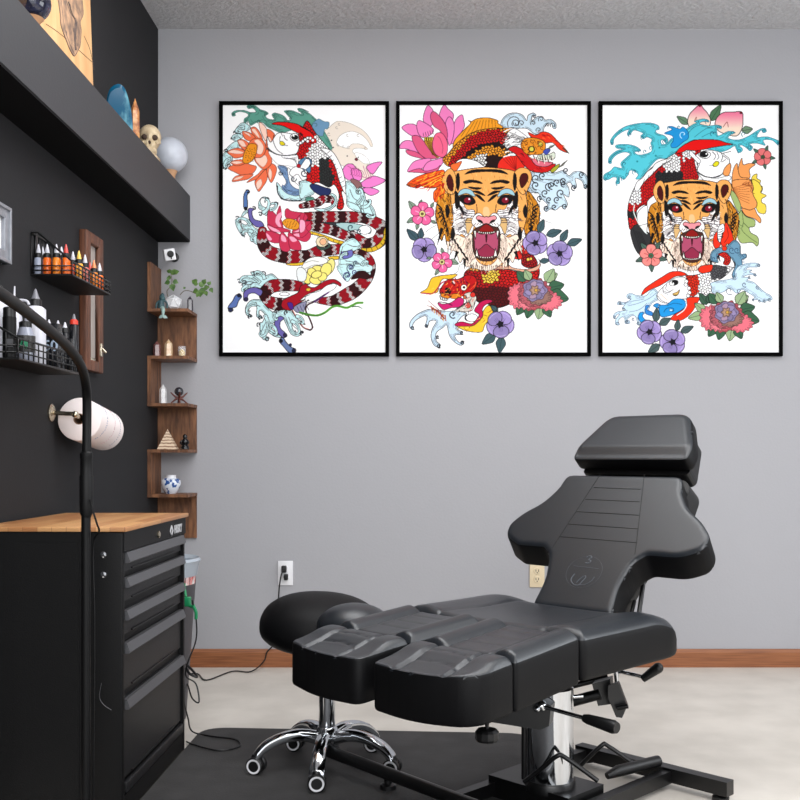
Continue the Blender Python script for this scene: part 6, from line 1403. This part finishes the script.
def art3():
    a = Art(602.5, 103.5, 780.5, 353.5)
    A, B_, C_, D_, E_, F_ = [tile(ox, oy, 8.0) for oy in (97, 180, 262) for ox in (597, 687)]
    T = lambda pts: tile(590, 95, 3.0186)([(307+(x-305)*.875, 342+(y-317)*.885) for x, y in pts])
    AQ = (96,204,218); AQL = (40,110,130)
    # peaches
    leafp(a, A([(730,215)])[0], A([(640,155)])[0], .26, (110,146,116)); leafp(a, B_([(190,190)])[0], B_([(270,65)])[0], .24, (90,130,96)); leafp(a, B_([(440,270)])[0], B_([(525,255)])[0], .36, (120,150,120))
    def peach(p, tx, ln_):
        a.fill(B_(p), (244,150,170), .7, pat=lambda X, Y: np.clip(np.array([246,224,206.])/255+np.clip((B_([tx])[0][1]+13-Y)/14+.2, 0, 1)[..., None]*(np.array([240,136,166.])-np.array([246,224,206.]))/255, 0, 1))
        a.line(B_(ln_), .5, (150,60,60))
    peach([(105,60),(60,95),(20,140),(5,200),(30,250),(100,260),(170,240),(190,190),(165,130),(130,90)], (100,60), [(70,200),(75,160),(60,190)])
    peach([(438,120),(370,120),(290,125),(240,165),(225,220),(250,270),(320,300),(400,310),(440,250),(448,180)], (400,120), [(290,240),(320,200),(330,240)])
    a.dot(B_([(103,68)])[0], 1.2, (110,20,30), .2); a.dot(B_([(432,126)])[0], 1.2, (110,20,30), .2)
    # aqua wave, left
    a.fill(A([(120,380),(107,350),(150,290),(220,240),(310,215),(380,208),(440,210),(490,230),(495,260),(470,265),(480,290),(540,310),(568,345),(550,368),(530,340),(510,350),(520,380),(560,370),(600,330),(640,340),(700,270),(760,225),(800,205)])
           +B_([(60,195),(110,178),(160,180),(175,200),(130,195),(100,215),(170,230),(240,225),(275,235),(270,255),(240,245),(250,310),(330,275),(385,285),(350,300),(330,330),(400,345),(480,320),(570,265),(620,250),(635,275),(610,285),(590,265),(560,320),(640,318),(720,345),(740,360),(725,380),(680,345),(610,345),(625,385),(600,380),(560,370),(500,375),(525,400),(505,430),(480,410),(440,385),(420,390),(445,420),(420,445),(395,420),(380,390),(330,420),(260,440),(180,420),(0,400)])
           +A([(700,440),(620,450),(560,490),(480,500),(400,590),(350,650),(310,655),(330,620),(290,590),(260,590),(250,620),(215,660),(185,640),(180,690),(150,690),(160,650),(130,640),(90,660),(55,660),(60,620),(110,590),(140,560),(200,570),(190,530),(240,480),(265,455),(220,440),(160,460),(120,500),(115,530),(92,525),(100,480),(160,430),(230,415),(160,410),(155,385),(230,378),(310,395),(350,430),(300,440),(340,465),(430,440),(440,400),(430,370),(440,340),(400,320),(370,335),(350,310),(370,290),(300,265),(270,290),(250,310),(243,290),(255,260),(200,280),(140,330),(130,375)]), AQ, .55, AQL)
    a.fill(A([(540,290),(600,260),(570,240),(600,235),(660,255),(690,240),(730,280),(730,330),(690,360),(640,400),(600,405),(590,380),(610,350),(600,310)]), (40,158,218), .5, (20,80,130)); a.curl(A([(690,300)])[0], 4, 2, .8, .8, (200,236,250))
    for c, r in (((265,300),18),((365,325),18),((435,405),18),((385,435),16),((540,355),18),((220,535),20),((170,690),22),((210,650),20),((245,620),18),((300,600),20),((100,630),18),((75,655),14),((120,370),12),((105,520),12),((575,245),14),((655,240),12),((340,430),14)): a.curl(A([c])[0], r/8, 2, .9, .6, AQL)
    for c, r in (((160,195),18),((260,240),18),((620,270),18),((420,430),20),((505,405),22),((370,285),16),((455,295),22),((205,290),22),((735,375),12)): a.curl(B_([c])[0], r/8, 2, .9, .6, AQL)
    for p in ([(0,300),(60,240),(120,220)], [(60,320),(140,260),(200,240)], [(120,320),(180,290),(240,280)]): a.line(B_(p), .4, AQL)
    for c in ((322,515),(470,470),(500,405)): a.dot(A([c])[0], 1.0, (40,150,160), 0)
    # koi body, scaled arch
    def kc(cx, cy):
        c = np.ones(cx.shape+(3,)); c[:] = (206,24,28); W1 = ((cx-672)**2/80+(cy-163)**2/110 < 1); c[W1] = (248,248,248); c[(cx > 683) & (cx < 694) & (cy > 147) & (cy < 166)] = (248,248,248)
        K_ = (cy > 172) & (cx > 655) & (cy < 196); c[K_] = (48,50,52); c[(cx < 636) & (cy > 204)] = (206,24,28)
        c[(cx < 636) & (cy > 211) & (cy < 219)] = (48,50,52); c[(cx < 640) & (cy > 188) & (cy < 204)] = (248,248,248); c[(cx > 684) & (cy > 158)] = (206,24,28); return c
    a.fill(A([(800,345),(720,370),(650,430),(560,490),(470,540),(400,600),(340,680)])+C_([(300,60),(262,150),(245,240),(250,330),(270,400),(350,360),(320,300),(320,240),(370,200),(400,200),(420,150),(600,30)])+B_([(80,660),(80,600),(60,500),(110,430)]), (206,24,28), .6, pat=cells(2.9, kc, .5))
    a.fill(A([(600,495),(540,500),(470,530),(440,570),(400,600),(360,650),(320,680),(300,740),(330,750),(370,690),(440,620),(500,560),(580,510)]), (250,250,250), .55)
    for k in range(6): a.line(A([(560-k*36,505+k*30),(550-k*36,525+k*32),(520-k*32,535+k*34)]), .4)
    a.fill(C_([(270,400),(330,350),(380,400),(440,440),(470,480),(450,530),(400,560),(350,600),(310,560),(280,480)]), (58,58,60), .55)
    for k in range(6): a.line(C_([(290+k*12,400+k*4),(320+k*14,480+k*6),(350+k*12,580-k*6)]), .4, (30,30,32))
    a.fill(C_([(320,300),(340,240),(400,205),(405,300),(400,400),(390,430),(350,380)]), (252,252,252), .5); a.line(C_([(300,200),(295,260),(340,360),(400,430)]), 1.0, (230,240,236)); a.line(C_([(340,365),(400,350)]), .5, smooth=0)
    # koi head
    a.fill(B_([(110,440),(180,425),(260,440),(310,470),(340,500),(330,560),(290,610),(220,640),(150,635),(90,600),(80,530),(60,480)]), (252,252,252), .5); a.fill(B_([(90,605),(160,640),(240,650),(340,630),(340,665),(230,690),(140,670)]), (252,252,252), .4)
    a.line(B_([(80,600),(150,638),(240,640),(290,610)]), .9, (40,44,50))
    a.fill(B_([(0,370),(60,345),(160,340),(250,345),(310,365),(365,378),(290,390),(200,405),(130,420),(70,430),(0,425)])+A([(690,440),(640,450),(650,420),(700,380)]), (230,18,16), .6)
    a.fill(B_([(90,455),(125,435),(170,440),(190,460),(160,490),(115,485)]), (250,250,250), .5); a.dot(B_([(135,460)])[0], 4.4, (20,18,20), .3, 2.8); a.dot(B_([(155,455)])[0], .9, (255,255,255), 0)
    a.fill(B_([(205,545),(230,515),(255,520),(250,545),(225,558)]), (230,222,40), .5); a.line(B_([(180,545),(215,548)]), .5)
    for p in ([(205,440),(230,470),(215,500)], [(240,445),(255,480),(240,500)], [(275,450),(285,480),(270,520)], [(290,450),(350,435)], [(280,520),(310,500)], [(290,470),(330,500)]): a.line(B_(p), .6, (60,60,66))
    for k in range(5): a.line(B_([(20+k*16,470+k*14),(60+k*10,470+k*16),(80,500+k*20)]), .5)
    a.fill(B_([(30,430),(70,470),(110,510),(90,530),(50,490),(20,460)]), (250,250,250), .4)
    # golden flower right
    OG = (240,166,100)
    a.fill(B_([(520,640),(560,615),(560,650),(590,670),(580,700),(605,720),(595,760),(560,760),(520,720)]), (240,216,90), .5); a.fill(D_([(520,0),(575,20),(600,70),(590,100),(635,125),(600,150),(600,180),(630,200),(630,260),(600,270),(560,240),(520,100)]), (240,216,90), .5)
    for p in ([(620,690),(620,690)],): pass
    a.fill(B_([(420,530),(440,490),(450,540),(500,530),(545,540),(500,580),(505,640),(460,660),(400,640),(410,570)]), OG, .5); a.fill(B_([(300,570),(345,530),(350,580),(330,630),(290,620)]), OG, .5)
    a.fill(B_([(360,660),(370,580),(400,530),(410,590),(430,640),(490,650),(520,680),(520,760),(370,760)]), OG, .5)
    a.fill(D_([(360,40),(380,0),(500,0),(520,60),(530,120),(560,180),(550,220),(500,240),(440,220),(400,150)]), OG, .5)
    a.fill(D_([(440,225),(500,240),(540,230),(560,270),(590,310),(585,345),(540,310),(480,290),(450,260)]), OG, .5)
    for k in range(8): a.line(D_([(370,60+k*4),(420,50+k*14),(500,20+k*24)]), .35, (150,80,40))
    for k in range(5): a.line(B_([(440,700),(470+k*10,680+k*10),(510,690+k*14)]), .35, (150,80,40))
    a.line(D_([(500,10),(490,40),(520,50),(510,90),(540,110)]), .5, (150,80,40))
    a.fill(D_([(430,240),(470,290),(540,320),(540,370),(500,380),(510,420),(560,450),(575,490),(560,530),(520,500),(440,505),(410,470),(400,400),(420,340),(410,280)]), (170,188,124), .5)
    a.line(D_([(440,250),(450,340),(440,400),(500,460),(560,500)]), .45, (70,90,50)); a.line(D_([(450,340),(500,390)]), .4, (70,90,50)); a.line(D_([(400,350),(450,370)]), .4, (70,90,50))
    a.fill(D_([(340,90),(380,100),(430,200),(420,260),(380,200)]), (170,188,124), .4)
    # small flower top right
    for ang in range(5): t = ang*1.2566+.1; c = B_([(607,480)])[0]; leafp(a, (c[0]+math.cos(t)*3, c[1]+math.sin(t)*3), (c[0]+math.cos(t)*12.5, c[1]+math.sin(t)*12.5), .22, (92,128,108), .4)
    flower(a, B_([(607,480)])[0], 8.8, 5, (226,126,126), (70,120,90), .75, .22, (90,40,40), .7, .5)
    # tiger
    tiger(a, T)
    # red flames right of mouth, lower wave and koi tail
    a.fill(D_([(215,450),(245,410),(245,480),(270,510),(240,550),(210,520)]), (234,60,28), .5); a.fill(D_([(270,500),(290,420),(310,340),(350,400),(370,470),(360,520),(320,510),(300,550)]), (234,60,28), .5); a.line(D_([(320,380),(330,450),(300,500)]), .5, (120,20,20))
    a.fill(D_([(250,380),(290,350),(300,400),(280,440),(265,500),(245,460)]), (250,250,250), .5)
    for k in range(5): a.line(D_([(252,400+k*18),(275,396+k*18),(290,385+k*16)]), .5)
    a.fill(D_([(185,620),(200,570),(260,540),(300,555),(330,520),(380,480),(425,520),(430,590),(470,590),(475,620),(440,640),(440,680),(400,730),(385,800),(360,760),(380,700),(370,650),(330,600),(270,590),(240,620),(250,660),(200,650)]), (118,160,184), .55)
    for c, r in (((460,600),20),((450,640),18),((215,630),20),((250,600),20),((400,560),26),((360,560),30)): a.curl(D_([c])[0], r/8, 1, 1, .6, (50,80,110))
    a.dot(D_([(300,548)])[0], 2.4, (234,60,28), .4)
    a.fill(D_([(250,590),(310,580),(350,630),(330,680),(290,670),(300,630),(270,610)]), (210,40,34), .5, pat=cells(2.4, cc_((214,44,34)), .4))
    def k2(cx, cy):
        c = np.ones(cx.shape+(3,)); c[:] = (250,250,250); c[(cx < 699) & (cx > 686) & (cy < 296) & (cx-686 < (310-cy)*.55+2)] = (214,52,24); c[(cx > 711) & (cy < 279) & (cx < 727)] = (92,92,96); return c
    a.fill(D_([(370,650),(385,700),(330,690),(290,690),(230,680),(190,690),(130,740),(60,760),(0,760)])+F_([(-70,80),(-10,110),(10,240),(40,280),(100,250),(200,270),(220,220),(200,170),(280,130),(350,70),(385,20)]), (250,250,250), .55, pat=cells(2.9, k2, .3))
    a.fill(D_([(90,720),(110,690),(160,680),(205,680),(190,730),(120,745)]), (234,60,28), .5)
    # lower pale wave right
    LB = (206,228,244)
    a.fill(F_([(200,200),(190,170),(260,150),(330,140),(380,120),(385,70),(420,30),(490,10),(560,10),(585,25),(560,40),(500,40),(470,60),(520,65),(500,80),(540,95),(555,110),(500,100),(450,120),(500,125),(480,145),(530,160),(570,195),(620,240),(670,270),(680,300),(640,310),(600,320),(560,300),(520,305),(540,280),(480,240),(440,220),(400,250),(340,210),(290,240),(230,250),(200,240)]), LB, .5, (80,100,120))
    for c, r in (((340,230),34),((575,25),14),((545,100),14),((500,120),14),((460,180),22),((420,230),24),((660,300),16),((620,310),14),((580,310),12),((530,300),12),((380,120),20),((565,200),18)): a.curl(F_([c])[0], r/8, 1, 1, .6, (60,76,92))
    # lower-left foam
    a.fill(E_([(350,270),(310,265),(270,250),(240,265),(245,290),(270,300),(220,325),(175,315),(165,340),(220,345),(200,370),(230,385),(160,400),(130,430),(140,450),(160,420),(180,420),(150,460),(150,500),(180,500),(170,470),(200,440),(220,450),(225,490),(260,490),(260,470),(240,460),(280,430),(310,440),(330,500),(360,480),(340,440),(400,400),(440,330),(500,290),(470,220),(430,230),(390,270)]), LB, .5, (80,100,120))
    for c, r in (((265,280),16),((185,325),16),((140,440),14),((165,490),16),((240,475),16),((290,455),14),((330,490),16),((215,375),14)): a.curl(E_([c])[0], r/8, 1, 1, .6, (60,76,92))
    for p in ([(250,350),(330,330),(420,290),(470,250)], [(220,330),(300,310),(370,300)], [(260,400),(340,380),(400,330)]): a.line(E_(p), .4, (90,110,130))
    # lower koi head
    a.fill(E_([(480,270),(500,230),(560,170),(620,130),(690,120),(720,150),(735,230),(720,290),(650,300),(560,330),(500,310)]), (252,252,252), .5)
    a.fill(E_([(355,265),(380,215),(440,170),(520,120),(590,80),(660,75),(715,95),(690,110),(630,115),(570,150),(500,190),(430,220),(390,245)]), (234,56,26), .6)
    a.fill(E_([(580,165),(610,145),(645,150),(645,175),(610,190),(585,185)]), (250,250,250), .5); a.dot(E_([(622,163)])[0], 3.0, (20,18,20), .3, 2.4); a.dot(E_([(610,172)])[0], .9, (255,255,255), 0)
    a.fill(E_([(605,255),(640,240),(660,222),(650,258),(625,272)]), (226,190,110), .5); a.line(E_([(605,262),(645,262),(660,225)]), .5)
    for p in ([(560,180),(550,215),(580,235),(610,220)], [(530,200),(530,240),(570,260)], [(485,270),(520,310),(560,325)], [(530,230),(570,245),(600,225)]): a.line(E_(p), .5, (60,60,66))
    for k in range(6): a.line(E_([(500+k*10,250+k*10),(520+k*10,265+k*8)]), .3, (190,150,110), 0)
    for c in ((710,180),(735,210),(740,245),(715,155),(728,270)): a.dot(E_([c])[0], 1.8, (250,250,250), .45)
    # blue fin, red fin
    a.fill(F_([(0,290),(60,280),(100,290),(70,350),(40,400),(0,440),(-60,470),(-130,460),(-100,420),(-30,380),(0,340)]), (234,60,28), .5)
    a.fill(E_([(500,350),(560,340),(610,300),(670,295),(710,320),(705,360),(650,400),(580,430),(520,440),(500,410)]), (40,158,222), .55, (14,60,100)); a.line(E_([(535,400),(560,370),(610,370),(610,395),(585,385)]), .5, (14,60,100)); a.line(E_([(560,350),(620,330),(680,340)]), .4, (14,60,100)); a.dot(E_([(592,385)])[0], 1.8, (200,236,250), .3, 1)
    a.fill(E_([(330,440),(345,405),(375,405),(365,430),(385,460),(430,470),(380,490),(345,475)]), (40,158,222), .5, (14,60,100)); a.fill(E_([(385,400),(390,350),(420,350),(400,380),(440,400),(450,430),(400,420)]), (60,140,210), .5, (14,60,100)); a.fill(E_([(450,350),(480,330),(510,345),(490,350),(490,370)]), (50,150,214), .5, (14,60,100))
    a.line(E_([(712,320),(715,350),(690,390),(640,425)]), .9, (240,248,250))
    # purple peonies, pink peony, small pink flower
    LG = (84,104,104)
    for p0, p1, w_ in (((470,480),(478,368),.26),((500,500),(590,450),.3),((640,550),(650,460),.28),((670,560),(772,515),.26),((500,660),(410,725),.3)): leafp(a, E_([p0])[0], E_([p1])[0], w_, LG)
    purple(a, E_([(420,560)])[0], 13, .5)
    purple(a, E_([(605,640)])[0], 13.5, .7)
    for p0, p1 in (((160,340),(100,250)),((180,330),(160,265)),((150,400),(60,330)),((130,420),(10,450)),((400,330),(430,270)),((420,340),(488,300))): leafp(a, F_([p0])[0], F_([p1])[0], .3, [(70,104,84), (160,184,140)][p0[0] % 20 > 5])
    peony(a, F_([(310,420)])[0], 1.2)
    c = C_([(432,605)])[0]
    for k in range(5): t = k*1.2566+1.52; leafp(a, (c[0]+math.cos(t)*4, c[1]+math.sin(t)*4), (c[0]+math.cos(t)*16.5, c[1]+math.sin(t)*16.5), .24, (88,116,104), .45)
    flower(a, c, 11.5, 5, (236,148,142), (70,130,104), .95, .22, (90,40,40), .66, .55, (206,100,100))
    return a

def print_mat():
    m = bpy.data.materials.new('printed_artwork'); m.use_nodes = True; nt = m.node_tree; b = nt.nodes['Principled BSDF']
    at = nt.nodes.new('ShaderNodeAttribute'); at.attribute_name = 'Print'; nt.links.new(at.outputs['Color'], b.inputs['Base Color']); b.inputs['Roughness'].default_value = .7; b.inputs['Specular IOR Level'].default_value = .15
    return m
PM = print_mat(); M['frameblack'] = mat('thin_black_frame', (1,1,1), .7, spec=.04)
def picture(art, fx0, fy0, fx1, fy1, label, small):
    Yp = D-.024; a = P(fx0, fy1, Yp); b = P(fx1, fy0, Yp); t = thing('framed_print', label, 'picture', Vector(((a.x+b.x)/2, Yp, (a.z+b.z)/2)), 'framed prints on the grey wall')
    fw = 3.6*Yp/1000; fb = MB()
    for lo, hi in (((a.x, a.z), (a.x+fw, b.z)), ((b.x-fw, a.z), (b.x, b.z)), ((a.x+fw, a.z), (b.x-fw, a.z+fw)), ((a.x+fw, b.z-fw), (b.x-fw, b.z))):
        fb.box((lo[0], Yp, lo[1]), (hi[0], D-.001, hi[1]))
    fb.build('frame', M['frameblack'], t)
    K_ = 2; im = art.im; H, W_ = im.shape[0]//K_*K_, im.shape[1]//K_*K_
    im = im[:H, :W_].reshape(H//K_, K_, W_//K_, K_, 3).mean((1, 3)); h, w_ = im.shape[:2]
    p0 = P(art.x0, art.y0, Yp+.008); p1 = P(art.x0+art.w, art.y0+art.h, Yp+.008)
    xs = np.linspace(p0.x, p1.x, w_+1); zs = np.linspace(p0.z, p1.z, h+1); XX, ZZ = np.meshgrid(xs, zs); org = Vector(t['_org'])
    co_ = np.zeros(((h+1)*(w_+1), 3), np.float32); co_[:, 0] = XX.ravel()-org.x; co_[:, 1] = Yp+.008-org.y; co_[:, 2] = ZZ.ravel()-org.z
    i, j = np.meshgrid(np.arange(h), np.arange(w_), indexing='ij'); v0 = (i*(w_+1)+j).ravel(); F = np.stack([v0, v0+w_+1, v0+w_+2, v0+1], 1).astype(np.int32)
    me = bpy.data.meshes.new('print'); me.vertices.add(len(co_)); me.vertices.foreach_set('co', co_.ravel()); me.loops.add(F.size); me.loops.foreach_set('vertex_index', F.ravel())
    me.polygons.add(len(F)); me.polygons.foreach_set('loop_start', np.arange(0, F.size, 4, dtype=np.int32)); me.polygons.foreach_set('loop_total', np.full(len(F), 4, np.int32)); me.update(calc_edges=True)
    lin = np.where(im <= .04045, im/12.92, ((im+.055)/1.055)**2.4); lin = lin**1.16*.96; col = np.ones((len(F), 4, 4), np.float32); col[:, :, :3] = lin.reshape(-1, 1, 3)
    at = me.attributes.new('Print', 'FLOAT_COLOR', 'CORNER'); at.data.foreach_set('color', col.ravel()); me.materials.append(PM)
    o = bpy.data.objects.new('print', me); COL.objects.link(o); o.parent = t; o['_org'] = list(org)
    bk = MB(); bk.box((a.x+fw*.5, Yp+.010, a.z+fw*.5), (b.x-fw*.5, D-.002, b.z-fw*.5)); bk.build('backing', M['white_pl'], t)
picture(art1(), 219, 101, 389, 356, 'black framed print of a red snake, a koi fish and lotus flowers on white', 0)
picture(art2(), 396, 101, 591, 356, 'black framed print of a roaring tiger with a pink lotus and a red dragon', 0)
picture(art3(), 599, 101, 783, 356, 'black framed print of a roaring tiger under an aqua wave with peaches', 0)
for o in bpy.data.objects:
    if '_org' in o: del o['_org']
